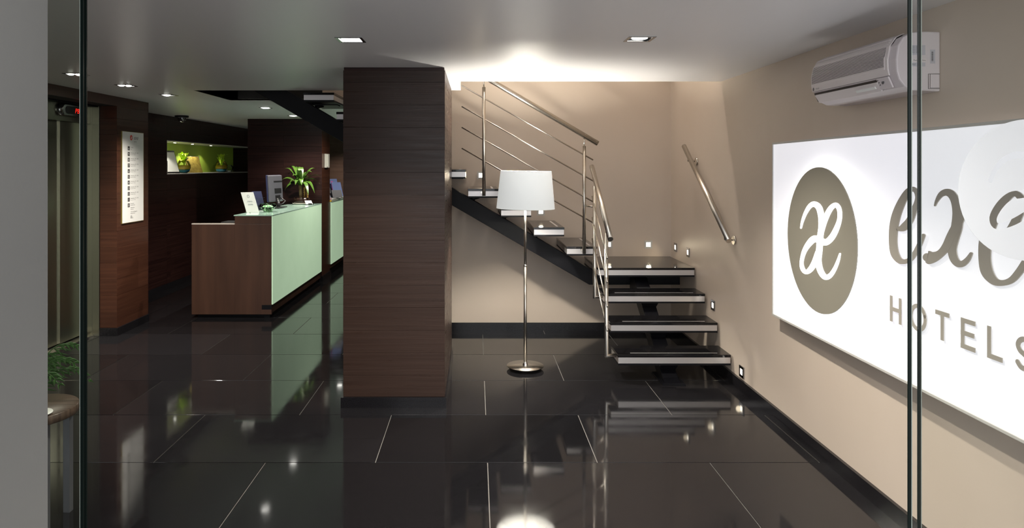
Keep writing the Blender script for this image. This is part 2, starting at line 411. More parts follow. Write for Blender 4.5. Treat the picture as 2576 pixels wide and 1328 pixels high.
MB().box(-3.74, -3.56, 4.97, 6.36, 2.156, 2.167).build('head_trim', 'black_steel', dr)
# floor indicator
ind = thing('floor_indicator', 'oval chrome lift indicator with red letters on the steel header', 'display', (-3.632, 6.01, 2.03))
cy, cz, hl, hh = 6.01, 2.096, .165, .058
prof = []
def stadium(hl, hh, n=10):
    pts = []
    for i in range(n+1):
        t = -PI/2+PI*i/n; pts.append((hl-hh+hh*math.cos(t), hh*math.sin(t)))
    for i in range(n+1):
        t = PI/2+PI*i/n; pts.append((-(hl-hh)+hh*math.cos(t), hh*math.sin(t)))
    return pts
mb = MB(); rings = [(1.0, 0.0), (1.0, .012), (.93, .030), (.80, .038)]
st = stadium(hl, hh); n = len(st)
for k, (s_, d) in enumerate(rings):
    for a, b in st: mb.v.append(Vector((-3.632+d, cy+a*s_-(1-s_)*.0, cz+b*s_)))
for k in range(len(rings)-1):
    for i in range(n): mb.f.append((k*n+i, k*n+(i+1)%n, (k+1)*n+(i+1)%n, (k+1)*n+i)); mb.sm.append(True)
mb.f.append(tuple(range(3*n, 4*n))); mb.sm.append(False)
mb.build('housing', 'dark_chrome', ind)
sp = stadium(.118, .034)
MB().prism([(-3.5945, cy+.022+a, cz+b) for a, b in sp], (.003, 0, 0)).build('screen', 'black_plastic', ind)
vs, fs = text_faces('PB', .062, lambda x, y: Vector((-3.5905, cy+.038+x*1.0, cz-.022+y)), italic=.18)
d_ = MB().add(vs, fs)
d_.build('red_digits', 'led_red', ind)

# directory sign
sy0, sy1, sz0, sz1 = 6.456, 6.865, 1.052, 1.934
ds = thing('directory_sign', 'tall white floor directory with numbered black squares on brown block', 'sign', (LX+.005, 6.66, sz0))
MB().box(LX+.001, LX+.010, sy0, sy1, sz0, sz1).build('panel', 'paper', ds, bevel=.001)
MB().box(LX+.0005, LX+.0095, sy0-.004, sy1+.004, sz0-.003, sz0-.0005).box(LX+.0005, LX+.0095, sy0-.004, sy1+.004, sz1+.0005, sz1+.003)\
    .box(LX+.0005, LX+.0095, sy0-.004, sy0-.0005, sz0, sz1).box(LX+.0005, LX+.0095, sy1+.0005, sy1+.004, sz0, sz1).build('edge_trim', 'brass_frame', ds)
FX = LX+.0106
def sgn(body, size, y, z, m, name='lettering', italic=0):
    vs, fs = text_faces(body, size, lambda a, b: Vector((FX, y+a, z+b)), italic=italic)
    return MB().add(vs, fs).build(name, m, ds)
oc = [(FX-.0003, sy0+.165+.024*math.cos(t), sz1-.055+.026*math.sin(t)) for t in [2*PI*i/24 for i in range(24)]]
MB().add(oc, [tuple(range(24))]).build('red_emblem', 'red_ink', ds)
sgn('æ', .045, sy0+.149, sz1-.067, 'paper', 'emblem_script', .3)
sgn('exe', .060, sy0+.212, sz1-.072, 'grey_ink', 'logo_lettering', .35)
sgn('HOTELS', .015, sy0+.218, sz1-.098, 'grey_ink', 'logo_lettering')
rows = ['10'] + [str(k) for k in range(9, -1, -1)]
for i, t in enumerate(rows):
    z = sz1-.160-.0555*i
    lin = MB()
    MB().box(FX-.0008, FX-.0002, sy0+.098, sy0+.136, z-.019, z+.019).build('number_square', 'ink', ds)
    vs, fs = text_faces(t, .036 if len(t) == 1 else .026, lambda a, b: Vector((FX+.0002, sy0+(.107 if len(t) == 1 else .100)+a, z-.013+b))); MB().add(vs, fs).build('numeral', 'paper', ds)
    if t == '10': ls = [('Terraza', .006), ('Gym', -.012)]
    elif t == '0': ls = [('Recepción', .010), ('Reception desk', -.005), ('Restaurante', -.030), ('Restaurant', -.045), ('Centro de Negocios', -.070), ('Business Center', -.085)]
    else: ls = [('Habitaciones  %s01 - %s08' % (t, t), .006), ('Rooms %s01 - %s08' % (t, t), -.010)]
    for s_, dz in ls:
        vs, fs = text_faces(s_, .0155 if dz in (.006, .010, -.030, -.070) else .013, lambda a, b: Vector((FX, sy0+.152+a, z+dz+b))); lin.add(vs, fs)
    lin.build('lettering', 'grey_ink', ds)
pic = MB()
for k in (0, 1):
    y = sy0+.158+.016*k; z = sz0+.052
    pic.box(FX-.0006, FX, y-.004, y+.004, z-.016, z+.008).box(FX-.0006, FX, y-.003, y+.003, z+.010, z+.016)
pic.box(FX-.0006, FX, sy0+.186, sy0+.198, z-.016, z-.010).box(FX-.0006, FX, sy0+.186, sy0+.189, z-.010, z+.004)
pic.build('pictograms', 'grey_ink', ds)

# ================================================================= DOWNLIGHTS
dl_label = ['square ceiling downlight with tilted white reflector before the brown pillar', 'square ceiling downlight with round glowing lens before the stairs',
            'twin ceiling spotlight seen through the left glass door', 'twin ceiling spotlight in front of the lift header', 'single ceiling spotlight between directory sign and camera dome',
            'small recessed ceiling light above the near end of the green counter', 'small recessed ceiling light by the brown wall behind the desk', 'recessed ceiling light over the rear counter behind the stair beam']
for i, (x, y, h, kind) in enumerate(DL):
    t = thing('downlight', dl_label[i], 'downlight', (x, y, CEIL), 'recessed ceiling downlights')
    fr = MB()
    e = .010
    for a in rects(x-h-e, x+h+e, y-h-e, y+h+e, [(x-h+.006, x+h-.006, y-h+.006, y+h-.006)]): fr.box(a[0], a[1], a[2], a[3], CEIL-.003, CEIL+.001)
    fr.build('frame', 'dark_chrome', t, bevel=.001)
    hs = MB(); q = h-.0005; top = CEIL+.07
    hs.box(x-q, x+q, y-q, y+q, top, top+.004).box(x-q, x-q+.003, y-q, y+q, CEIL+.002, top).box(x+q-.003, x+q, y-q, y+q, CEIL+.002, top)\
        .box(x-q, x+q, y-q, y-q+.003, CEIL+.002, top).box(x-q, x+q, y+q-.003, y+q, CEIL+.002, top)
    hs.build('housing', 'black_plastic' if kind != 'tilt' else 'chrome', t)
    def disc(name, cx, cy, cz, r, m, ax=(1,0,0), ay=(0,1,0), th=.004):
        ax = Vector(ax).normalized(); ay = Vector(ay).normalized(); nn = ax.cross(ay)
        pts = [Vector((cx, cy, cz))+ax*math.cos(k*PI/14)*r+ay*math.sin(k*PI/14)*r for k in range(28)]
        return MB().prism(pts, nn*th).build(name, m, t)
    if kind == 'tilt':
        MB().rbox((x, y-.012, CEIL+.016), (1,0,0), (0,1,-.42), (0,.42,1), .098, .062, .003).build('lens', 'lens', t)
    elif kind == 'round':
        disc('lens', x, y, CEIL+.002, .040, 'lens')
        disc('lens_ring', x, y, CEIL+.0065, .052, 'chrome')
    elif kind == 'twin':
        for s_ in (-1, 1): MB().lathe([(.024, .001), (.021, -.004), (.013, -.008), (0, -.010)], (x+s_*.022-.008, y+s_*.012, CEIL), 24).build('lens', 'lens', t)
    elif kind == 'single':
        MB().lathe([(.032, .001), (.028, -.005), (.018, -.009), (0, -.011)], (x-.018, y, CEIL), 28).build('lens', 'lens', t)
    else:
        MB().lathe([(.046, .001), (.042, -.004), (.030, -.008), (0, -.010)], (x, y, CEIL), 28).build('lens', 'lens', t)
    pw = SPOT*{0: .75, 1: 1.0, 2: .7, 3: .9, 4: .7, 5: .55, 6: .4, 7: 1.1}[i]
    light('downlight_beam', 'SPOT', (x, y, CEIL-.016), pw, (1, .93, .82), size=.025, angle=2.1, blend=.9)
# unseen spot added behind the pillar to brighten the wall end and intercom
light('passage_fill_light', 'SPOT', (-1.35, 8.7, CEIL-.012), SPOT*.6, (1, .93, .84), size=.03, angle=2.95, blend=.5)
# lights nearer the entrance, outside the frame
for x, y, k_ in ((-1.2, 2.3, .25), (.5, 2.15, .8)):
    light('entrance_downlight_beam', 'SPOT', (x, y, CEIL-.012), SPOT*k_, (1, .93, .84), size=.03, angle=2.2, blend=.9)
# stairwell downlights
for x in (.2, 1.3):
    light('stairwell_beam', 'SPOT', (x, 6.15, WT-.05), UPSTAIR_W, (1, .92, .82), size=.12, angle=1.7, blend=.8)

# ================================================================= STAIRCASE
stt = thing('staircase', 'open black granite staircase with steel bands and black central beam', 'staircase', (1.47, 5.0, 0))
def tread(x0, x1, y0, y1, zt, strips=(), wide='x'):
    tr = MB().box(x0, x1, y0, y1, zt-.020, zt).build('tread', 'granite', stt, bevel=.002)
    MB().box(x0+.004, x1-.004, y0+.002, y1-.002, zt-.064, zt-.020).build('steel_band', 'steel_band', tr)
    MB().box(x0+.002, x1-.002, y0+.001, y1-.001, zt-.078, zt-.064).build('under_plate', 'black_steel', tr)
    for a in strips: MB().box(a[0], a[1], a[2], a[3], zt-.0005, zt+.0012).build('grip_strip', 'steel_band', tr)
    return tr
low = [(4.997, .205), (5.272, .379), (5.560, .550)]
for y, z in low: tread(1.048, 1.884, y, y+.262, z, [(1.15, 1.80, y+.045, y+.053)])
tread(1.052, 1.888, 5.838, 6.583, .722)
for k in range(9):
    x = .781-.2845*k; z = .905+.1664*k
    if z > 2.5: break
    tread(x, x+.266, 5.842, 6.583, z, [(x+.205, x+.222, 5.93, 6.5)])
# upper beam
sl = .1664/.2845
def zt_(x): return 1.413-sl*(x+.221)
b = MB(); xa, xb, xc = -2.25, 1.02, 1.84
poly = [(xa, zt_(xa)), (1.04, .665), (1.84, .640), (1.84, .530), (1.02, .530), (xa, zt_(xa)-.178)]
b.prism([(x, 6.10, z) for x, z in poly], (0, .13, 0)).build('beam', 'black_steel', stt, bevel=.003)
# lower beam
b = MB(); poly = [(4.93, 0.0), (5.02, .03), (5.93, .625), (6.10, .625), (6.10, .50), (5.98, .50), (5.17, .0)]
b.prism([(1.385, y, z) for y, z in poly], (.115, 0, 0)).build('beam', 'black_steel', stt, bevel=.003)
# brackets
for y, z in low:
    MB().add([(1.37,y+.06,z-.080),(1.52,y+.06,z-.080),(1.52,y+.22,z-.080),(1.37,y+.22,z-.080),(1.40,y+.09,z-.15),(1.49,y+.09,z-.15),(1.49,y+.2,z-.10),(1.40,y+.2,z-.10)],
             [(0,3,2,1),(4,5,6,7),(0,1,5,4),(1,2,6,5),(2,3,7,6),(3,0,4,7)]).build('bracket', 'black_steel', stt)
MB().box(1.36, 1.53, 4.93, 5.24, 0.0, .008).build('foot_plate', 'black_steel', stt)
for k in range(9):
    x = .781-.2845*k; z = .905+.1664*k-.078
    zb = zt_(x+.05)-.01
    MB().tube([(x+.05, 6.165, zb-.02), (x+.04, 6.165, (zb+z)/2), (x+.10, 6.165, z-.004)], .016, 8).build('bracket', 'black_steel', stt)
    MB().box(x+.03, x+.24, 6.10, 6.23, z-.008, z).build('bracket', 'black_steel', stt)

# ---- railing of the upper flight
ru = thing('stair_railing', 'long steel railing with four rods on the upper flight, behind the lamp', 'railing', (.5, 5.80, .85))
def zr_(x): return 1.798+.589*(1.04-x)
YR = 5.808
MB().tube([(1.045, YR, zr_(1.045)), (-1.1, YR, zr_(-1.1))], .0225, 20).build('handrail', 'steel', ru)
for x, za, zb in ((.066, 1.345, 2.279), (.928, .848, 1.773)):
    MB().tube([(x, YR, za), (x, YR, zb)], .0150, 16).build('post', 'steel', ru)
    MB().tube([(x, YR, zb-.01), (x, YR, zr_(x)-.015)], .0062, 10).build('post_pin', 'steel', ru)
    MB().tube([(x-.018, YR+.0, za+.03), (x-.018, YR+.04, za+.03)], .010, 10).build('post_fixing', 'steel', ru)
for k in range(4):
    z0 = 2.177-.1795*k
    MB().tube([(-.1245, YR-.004, z0+.5665*.2045), (1.004, YR-.004, z0-.5665*.924)], .0062, 10).build('rod', 'steel', ru)
MB().tube([(.928, YR, 1.262), (.985, 5.70, 1.258)], .0075, 10).build('connector', 'steel', ru)

# ---- railing of the lower flight
rl = thing('stair_railing', 'short steel railing with four rods on the lower flight by the landing', 'railing', (.98, 5.35, .17))
MB().tube([(.978, 4.925, 1.068), (.986, 5.765, 1.598)], .0205, 20).build('handrail', 'steel', rl)
def hz(y): return 1.068+(y-4.925)*.631
for x, y, za, zb, xe in ((.977, 5.074, .172, 1.0995, 1.05), (.987, 5.63, .51, 1.436, 1.05)):
    MB().tube([(x, y, zb), (x, y, za+.004), (xe, y, za+.008)], .0150, 16).build('post', 'steel', rl)
    MB().tube([(x, y, zb-.01), (x, y, hz(y)-.012)], .0062, 10).build('post_pin', 'steel', rl)
for k in range(4):
    d = .179*k
    MB().tube([(.972, 5.012, .915-d*1.0), (.980, 5.71, 1.345-d)], .0062, 10).build('rod', 'steel', rl)

# ---- wall handrail
wh = thing('wall_handrail', 'short round steel handrail bracketed to the beige wall beside the sign', 'handrail', (1.82, 5.4, 1.1))
A, B = Vector((1.825, 4.88, 1.060)), Vector((1.822, 5.925, 1.776))
MB().tube([A, B], .0205, 20).build('rail', 'steel', wh)
for f_ in (.085, .90):
    p = A.lerp(B, f_)+Vector((0, 0, -.014))
    MB().tube([p, p+Vector((.004, 0, -.045)), p+Vector((.06, 0, -.050))], .0062, 10).build('bracket_arm', 'steel', wh)
    q = p+Vector((0, 0, -.050)); q.x = 1.889
    MB().tube([q, q+Vector((.0105, 0, 0))], .033, 24).build('wall_plate', 'steel', wh)

# ---- step lights
SL = [('b', .046, 1.511, 'step light on the back wall behind the tall railing post, left of lamp'), ('b', .63, 1.157, 'step light on the back wall just below the lampshade'),
      ('b', 1.29, .838, 'step light on the back wall behind the lower end of the railing'), ('b', 1.678, .836, 'step light on the back wall above the landing, reflected in it'),
      ('r', 6.43, .829, 'step light on the side wall nearest the stairwell corner'), ('r', 6.05, .829, 'step light on the side wall above the landing edge'),
      ('r', 5.41, .487, 'step light on the side wall beside the middle treads'), ('r', 4.825, .132, 'lowest step light, just above the skirting at the bottom tread')]
for kd, a, z, lb_ in SL:
    s_ = .0375; i_ = .021
    if kd == 'b':
        t = thing('step_light', lb_, 'step light', (a, 6.59, z), 'square step lights')
        fr = MB()
        for q in rects(a-s_, a+s_, z-s_, z+s_, [(a-i_, a+i_, z-i_, z+i_)]): fr.box(q[0], q[1], 6.584, 6.5895, q[2], q[3])
        fr.build('frame', 'sign_frame', t); box('lens', 'step_lens', a-i_, a+i_, 6.5865, 6.5895, z-i_, z+i_, t)
        light('step_beam', 'SPOT', (a, 6.565, z), 1.0, (1, .85, .6), rot=(math.radians(-60), 0, 0), size=.02, angle=2.4, blend=1)
    else:
        t = thing('step_light', lb_, 'step light', (1.9, a, z), 'square step lights')
        fr = MB(); s_ = .040
        for q in rects(a-s_, a+s_, z-s_, z+s_, [(a-i_, a+i_, z-i_, z+i_)]): fr.box(1.892, 1.8995, q[0], q[1], q[2], q[3])
        fr.build('frame', 'dark_chrome', t); box('lens', 'step_lens', 1.8955, 1.8995, a-i_, a+i_, z-i_, z+i_, t)
        light('step_beam', 'SPOT', (1.875, a, z), 1.0, (1, .85, .6), rot=(0, math.radians(60), 0), size=.02, angle=2.4, blend=1)

# ================================================================= FLOOR LAMP
lx, ly = .387, 5.336
fl = thing('floor_lamp', 'slim steel floor lamp with glowing white drum shade before the stairs', 'lamp', (lx, ly, 0))
MB().lathe([(0, 0), (.126, 0), (.124, .0235), (.134, .0235), (.1455, .0245), (.1455, .0285), (.03, .030), (0, .030)], (lx, ly, 0), 64).build('base', 'steel', fl)
MB().lathe([(.022, .030), (.020, .040), (.013, .058), (0, .060)], (lx, ly, 0), 32).build('collar', 'chrome', fl)
MB().tube([(lx, ly, .05), (lx, ly, .815)], .0125, 20).build('lower_pole', 'steel', fl)
MB().lathe([(.0125, 0), (.0155, .002), (.0155, .012), (.0105, .016)], (lx, ly, .808), 24).build('joint_ring', 'chrome', fl)
MB().tube([(lx, ly, .815), (lx, ly, 1.36)], [.0100, .0100], 20).build('upper_pole', 'steel', fl)
tl = Matrix.Rotation(math.radians(.8), 4, 'Y')
sh = MB().lathe([(.201, 1.562), (.230, 1.264), (.228, 1.264), (.199, 1.562)], (0, 0, 0), 64)
sh.v = [Vector((lx+.004, ly, 0))+(tl@(v-Vector((0,0,1.4))))+Vector((0,0,1.4)) for v in sh.v]
sh.build('shade', 'shade', fl)
for rr, zz in ((.2015, 1.5605), (.2305, 1.2655)):
    pts = [Vector((lx+.004, ly, 0))+(tl@(Vector((rr*math.cos(k*PI/32), rr*math.sin(k*PI/32), zz-1.4))))+Vector((0,0,1.4)) for k in range(65)]
    MB().tube(pts, .0016, 6, cap=False).build('rim', 'oyster', fl)
sp = MB()
for k in range(3):
    t = k*2*PI/3+.4; sp.tube([(lx, ly, 1.335), (lx+.226*math.cos(t), ly+.226*math.sin(t), 1.275)], .002, 6)
sp.build('spider', 'steel', fl)
MB().tube([(lx, ly, 1.35), (lx, ly, 1.385)], .017, 16).build('socket', 'oyster', fl)
MB().lathe([(0, 0), (.014, .004), (.030, .04), (.034, .06), (.026, .085), (0, .095)], (lx, ly, 1.385), 24).build('bulb', 'bulb', fl)

# ================================================================= SIGN
SO = Vector((1.83, 4.181, .678)); SE = Vector((1.794, 2.213, .690))
SU = (SE-SO).normalized(); SV = Vector((0, 0, 1)); SN = SU.cross(SV).normalized()
if SN.x > 0: SN = -SN
SH = 1.0675; SL_ = 2.36
cam0 = Vector((0, 0, EYE))
def sp_(px, py, d=0.0):
    """point of the sign plane (raised by d) and its sign coordinates u, v"""
    ray = P(px, py, 1.0)-cam0; o = SO+SN*d
    t = (o-cam0).dot(SN)/ray.dot(SN); q = cam0+ray*t-o
    v = (q.z-q.dot(SU)*SU.z)/(1-SU.z**2) if False else q.z-(q.x*SU.x+q.y*SU.y)/(SU.x**2+SU.y**2)*SU.z
    u = (q.x*SU.x+q.y*SU.y)/(SU.x**2+SU.y**2)
    return u, v
def S(u, v, d=0.0): return SO+SU*u+SV*v+SN*d
sg = thing('illuminated_sign', 'large backlit white wall sign with dark oval emblem and metal lettering', 'sign', tuple(S(1.1, 0, -.03)))
def sbox(mb, u0, u1, v0, v1, d0, d1):
    vs = [S(u, v, d) for d in (d0, d1) for u, v in ((u0,v0),(u1,v0),(u1,v1),(u0,v1))]
    return mb.add(vs, [(0,3,2,1),(4,5,6,7),(0,1,5,4),(1,2,6,5),(2,3,7,6),(3,0,4,7)])
sbox(MB(), .008, SL_-.008, .010, SH-.010, -.06, -.006).build('lit_panel', 'sign_face', sg)
fr = MB(); sbox(fr, 0, SL_, 0, .012, -.062, 0); sbox(fr, 0, SL_, SH-.012, SH, -.062, 0); sbox(fr, 0, .008, .012, SH-.012, -.062, 0); sbox(fr, SL_-.008, SL_, .012, SH-.012, -.062, 0)
fr.build('frame', 'sign_frame', sg, bevel=.0015)
def catmull(pts, n=6):
    out = []
    q = [pts[0]]+list(pts)+[pts[-1]]
    for i in range(1, len(q)-2):
        for k in range(n):
            t = k/n; a, b, c, d = q[i-1], q[i], q[i+1], q[i+2]
            out.append(tuple(.5*((2*b[j])+(-a[j]+c[j])*t+(2*a[j]-5*b[j]+4*c[j]-d[j])*t*t+(-a[j]+3*b[j]-3*c[j]+d[j])*t**3) for j in range(3)))
    out.append(tuple(pts[-1])); return out
def ribbon2d(pts, n=6):
    """(x, y, width) centre line -> list of quads/caps in 2D"""
    c = catmull(pts, n); L, Rr = [], []
    for i in range(len(c)):
        a = c[max(0, i-1)]; b = c[min(len(c)-1, i+1)]
        dx, dy = b[0]-a[0], b[1]-a[1]; l = math.hypot(dx, dy) or 1; nx, ny = -dy/l, dx/l; h = c[i][2]/2
        L.append((c[i][0]+nx*h, c[i][1]+ny*h)); Rr.append((c[i][0]-nx*h, c[i][1]-ny*h))
    caps = []
    for e, (p, s_) in enumerate(((c[0], -1), (c[-1], 1))):
        q = c[1] if e == 0 else c[-2]
        ang = math.atan2(p[1]-q[1], p[0]-q[0]); h = p[2]/2
        caps.append([(p[0]+h*math.cos(ang-PI/2+PI*k/8), p[1]+h*math.sin(ang-PI/2+PI*k/8)) for k in range(9)])
    return L, Rr, caps
def ribbon(mb, pts, mp, off, n=6):
    """mp(x, y) -> Vector front surface; off = vector to the rear"""
    L, Rr, caps = ribbon2d(pts, n); N_ = len(L)
    L = [mp(*p) for p in L]; Rr = [mp(*p) for p in Rr]
    vs = L+Rr+[p+off for p in L]+[p+off for p in Rr]; fs = []
    for i in range(N_-1):
        fs += [(i, i+1, N_+i+1, N_+i), (2*N_+i, 3*N_+i, 3*N_+i+1, 2*N_+i+1), (i, 2*N_+i, 2*N_+i+1, i+1), (N_+i, N_+i+1, 3*N_+i+1, 3*N_+i)]
    mb.add(vs, fs)
    for cp in caps: mb.prism([mp(*p) for p in cp], off)
    return mb
# emblem: raised oval disc with an led strip behind it
u0, v0 = sp_(1983, 600, .03); u1, v1 = sp_(2158, 600, .03); uc = (u0+u1)/2; ru_ = (u1-u0)/2
_, vt = sp_(2063, 420.5, .03); _, vb = sp_(2070, 790.5, .03); vc = (vt+vb)/2; rv_ = (vt-vb)/2
def oval(s_, d, n=72): return [S(uc+ru_*s_*math.cos(2*PI*k/n), vc+rv_*s_*math.sin(2*PI*k/n), d) for k in range(n)]
MB().prism(oval(1, .028), SN*.006).build('emblem_disc', 'sign_metal', sg)
a_, b_ = oval(.965, .004), oval(.965, .024); n = 72
MB().add(a_+b_, [(i, (i+1)%n, n+(i+1)%n, n+i) for i in range(n)]).build('led_strip', 'sign_glow', sg)
def z3(x, y, d=.0345):     # emblem script traced on the disc
    u, v = sp_(1960+x/3.405, 410+y/3.405, d); return S(u, v, d+.0012)
scr = MB()
ribbon(scr, [(188,556,14),(200,500,22),(226,430,30),(262,372,38),(300,352,46),(340,380,52),(360,450,52),(363,540,50),(352,640,52),(345,740,54),(336,830,54),(348,905,52),(377,962,48),(410,979,44),(446,955,38),(480,900,32),(506,836,26),(522,778,15)], z3, -SN*.0016)
ribbon(scr, [(362,610,34),(386,510,44),(420,425,46),(455,375,42),(490,361,40),(516,400,38),(518,480,38),(492,562,46),(452,636,52),(402,680,52),(355,665,56),(305,650,58),(262,684,52),(218,752,40),(194,840,32),(200,902,36),(230,934,36),(268,912,46),(305,850,50),(330,765,40)], z3, -SN*.0018)
scr.build('emblem_script', 'sign_script', sg)
# cursive letters
E1 = [(140,858,24),(182,842,54),(226,790,50),(258,712,42),(281,640,34),(275,588,34),(246,564,34),(208,588,46),(162,668,58),(126,760,64),(108,850,62),(104,950,58),(116,1032,58),(150,1083,44),(190,1091,34),(232,1072,34),(268,1022,36),(299,960,34),(324,902,26)]
X1 = [(408,684,12),(420,652,22),(450,606,38),(490,588,50),(528,604,58),(556,655,62),(574,740,76),(566,840,80),(546,920,74),(532,1000,64),(545,1068,58),(575,1106,50),(610,1106,44),(645,1076,36),(670,1034,22)]
X2 = [(350,1060,60),(362,1062,96),(400,1058,76),(446,1034,56),(488,985,60),(524,905,60),(565,832,64),(596,775,56),(628,705,48),(668,638,48),(716,598,48),(756,604,30)]
def z4(du=0.0, d=.005):
    def f(x, y):
        u, v = sp_(2210+x/2.888, 280+y/2.888, d); return S(u+du, v, d)
    return f
DU = sp_(2462, 660, .005)[0]-sp_(2236.5, 620, .005)[0]
for nm, st_, du in (('letter', [E1], 0), ('letter', [X1, X2], 0), ('letter', [E1], DU)):
    m_ = MB()
    for j, s_ in enumerate(st_):
        f = z4(du, .005+.0004*j); ribbon(m_, s_, f, -SN*.004)
    m_.build(nm, 'sign_metal2', sg)
# capitals
def cap(px0, px1, py, strokes, wd=.0170):
    ua = sp_(px0, py, .008)[0]; ub = sp_(px1, py, .008)[0]
    m_ = MB()
    for k, s_ in enumerate(strokes):
        pts = [(ua+wd/2+(ub-ua-wd)*a, VB+wd/2+(VT-VB-wd)*b) for a, b in s_]
        if len(pts) == 2:
            (a1, b1), (a2, b2) = pts; l = math.hypot(a2-a1, b2-b1); dx, dy = (a2-a1)/l, (b2-b1)/l; h = wd/2
            a1 -= dx*h; b1 -= dy*h; a2 += dx*h; b2 += dy*h
            poly = [(a1-dy*h, b1+dx*h), (a2-dy*h, b2+dx*h), (a2+dy*h, b2-dx*h), (a1+dy*h, b1-dx*h)]
            m_.prism([S(u, v, .004+.0002*k) for u, v in poly], -SN*.003)
        else:
            ribbon(m_, [(a, b, wd) for a, b in pts], lambda u, v: S(u, v, .004), -SN*.003, 5)
    m_.build('letter', 'sign_metal2', sg)
VT = sp_(2236, 742.5, .008)[1]; VB = sp_(2236, 807, .008)[1]
circ = [(.5+.5*math.cos(t), .5+.5*math.sin(t)) for t in [2*PI*k/20+.3 for k in range(21)]]
cap(2236, 2264.5, 775, [[(0,0),(0,1)], [(1,0),(1,1)], [(0,.5),(1,.5)]])
cap(2285.5, 2327.5, 795, [circ])
cap(2350, 2384.5, 815, [[(0,1),(1,1)], [(.5,1),(.5,0)]])
cap(2414, 2450, 840, [[(0,0),(0,1)], [(0,1),(1,1)], [(0,.52),(.9,.52)], [(0,0),(1,0)]])
cap(2480, 2518, 870, [[(0,1),(0,0)], [(0,0),(1,0)]])
cap(2551, 2592, 890, [[(1,.85),(.75,.98),(.45,1),(.15,.9),(.03,.74),(.2,.58),(.5,.5),(.8,.42),(.97,.27),(.85,.08),(.55,0),(.25,.02),(0,.15)]])

# ================================================================= AIR CONDITIONER
ac = thing('air_conditioner', 'white wall air conditioner with ribbed grille above the lit sign', 'air conditioner', (1.9, 3.1, 1.905))
ya, yb = 2.765, 3.455
body = [(0,2.150),(.06,2.152),(.115,2.148),(.150,2.130),(.172,2.095),(.180,2.04),(.178,1.99),(.168,1.955),(.145,1.926),(.110,1.910),(.0,1.906)]
MB().prism([(1.899-d, ya, z) for d, z in body], (0, yb-ya, 0)).build('casing', 'ac_side', ac, bevel=.006)
# front panel: curved skin proud of the casing
fp = [(.118,2.153),(.153,2.136),(.177,2.100),(.187,2.045),(.186,2.005),(.180,1.978)]
def arc_prof(pr, th=.007):
    out = [(d, z) for d, z in pr]; back = [(d-th, z-.001) for d, z in pr][::-1]; return out+back
MB().prism([(1.899-d, 2.815, z) for d, z in arc_prof(fp)], (0, yb-2.815+.002, 0)).build('front_panel', 'ac_white', ac, bevel=.002)
MB().prism([(1.899-d, 2.835, z) for d, z in [(.150,2.139),(.165,2.120),(.1895,2.05),(.1885,2.004),(.18,2.004),(.17,2.05),(.15,2.10),(.135,2.13)]], (0, .001, 0)).build('panel_end', 'ac_white', ac)
gr = MB(); NS = 22
for k in range(NS):
    t = k/(NS-1); z = 2.128-t*.112
    d = .160+.029*math.sin(min(1, t*1.35)*PI/2)-.002*t
    gr.box(1.899-d-.0028, 1.899-d+.006, 2.838, yb-.006, z-.0013, z+.0013)
gr.build('grille', 'ac_white', ac, kind='stuff')
MB().prism([(1.899-d, 2.838, z) for d, z in [(.155,2.132),(.178,2.098),(.1882,2.05),(.1878,2.016),(.180,2.016),(.170,2.09),(.150,2.12)]], (0, yb-2.838-.008, 0)).build('grille_back', 'ac_dark', ac)
# outlet slot, flap, display
MB().rbox((1.899-.167, 3.16, 1.950), (0,1,0), (.45,0,-1), (-1,0,-.45), .56, .046, .006).build('outlet_gap', 'ac_dark', ac)
MB().rbox((1.899-.166, 3.165, 1.9405), (0,1,0), (.62,0,-1), (-1,0,-.62), .53, .046, .008).build('flap', 'ac_white', ac, bevel=.003)
MB().rbox((1.899-.178, 2.985, 1.937), (0,1,0), (.62,0,-1), (-1,0,-.62), .15, .014, .006).build('flap_vane', 'paper', ac, bevel=.003)
MB().rbox((1.899-.172, 2.855, 1.951), (0,1,0), (.45,0,-1), (-1,0,-.45), .085, .050, .008).build('control_panel', 'ac_side', ac, bevel=.003)
ct = MB()
for y, z, r_2 in ((2.888, 1.966, .0035), (2.885, 1.956, .003), (2.882, 1.946, .003), (2.858, 1.955, .009)):
    c_ = Vector((1.899-.172-.0035-(z-1.951)*.41-.0015, y, z))
    ct.prism([c_+Vector((0, r_2*math.cos(k*PI/6), r_2*math.sin(k*PI/6))) for k in range(12)], (-.0012, 0, 0))
ct.build('buttons', 'grey_plastic', ac)
# stickers on the near end
ye = ya-.0012
MB().box(1.899-.120, 1.899-.062, ye, ye+.0011, 2.055, 2.095).build('rating_sticker', 'sticker', ac)
MB().box(1.899-.115, 1.899-.058, ye, ye+.0011, 2.028, 2.038).build('origin_sticker', 'ac_white', ac)
MB().box(1.899-.121, 1.899-.062, ye, ye+.0011, 2.008, 2.024).build('serial_sticker', 'sticker', ac)
MB().box(1.899-.042, 1.899-.022, ye, ye+.0011, 2.020, 2.077).build('barcode_sticker', 'sticker', ac)
tx = MB()
def ont(body_, size, x, z):
    vs, fs = text_faces(body_, size, lambda a, b: Vector((x+a, ye-.0004, z+b))); tx.add(vs, fs)
ont('Made in China', .0088, 1.899-.112, 2.0305)
ont('F07', .011, 1.899-.117, 2.012)
for k in range(7): ont('Model  220V 60Hz   9.5 A'[: 20-k], .0046, 1.899-.117, 2.0895-.0045*k)
for k in range(11): tx.box(1.899-.037, 1.899-.030, ye-.0006, ye, 2.030+.0036*k, 2.032+.0036*k)
tx.build('print', 'ink', ac)
gl = MB()
for a in rects(1.899-.050, 1.899-.003, 1.916, 1.978, [(1.899-.0485, 1.899-.003, 1.9175, 1.9765)]): gl.box(a[0], a[1], ye-.0002, ye+.0011, a[2], a[3])
for a in rects(1.899-.043, 1.899-.003, 1.919, 1.978, [(1.899-.0418, 1.899-.003, 1.9202, 1.9765)]): gl.box(a[0], a[1], ye-.0002, ye+.0011, a[2], a[3])
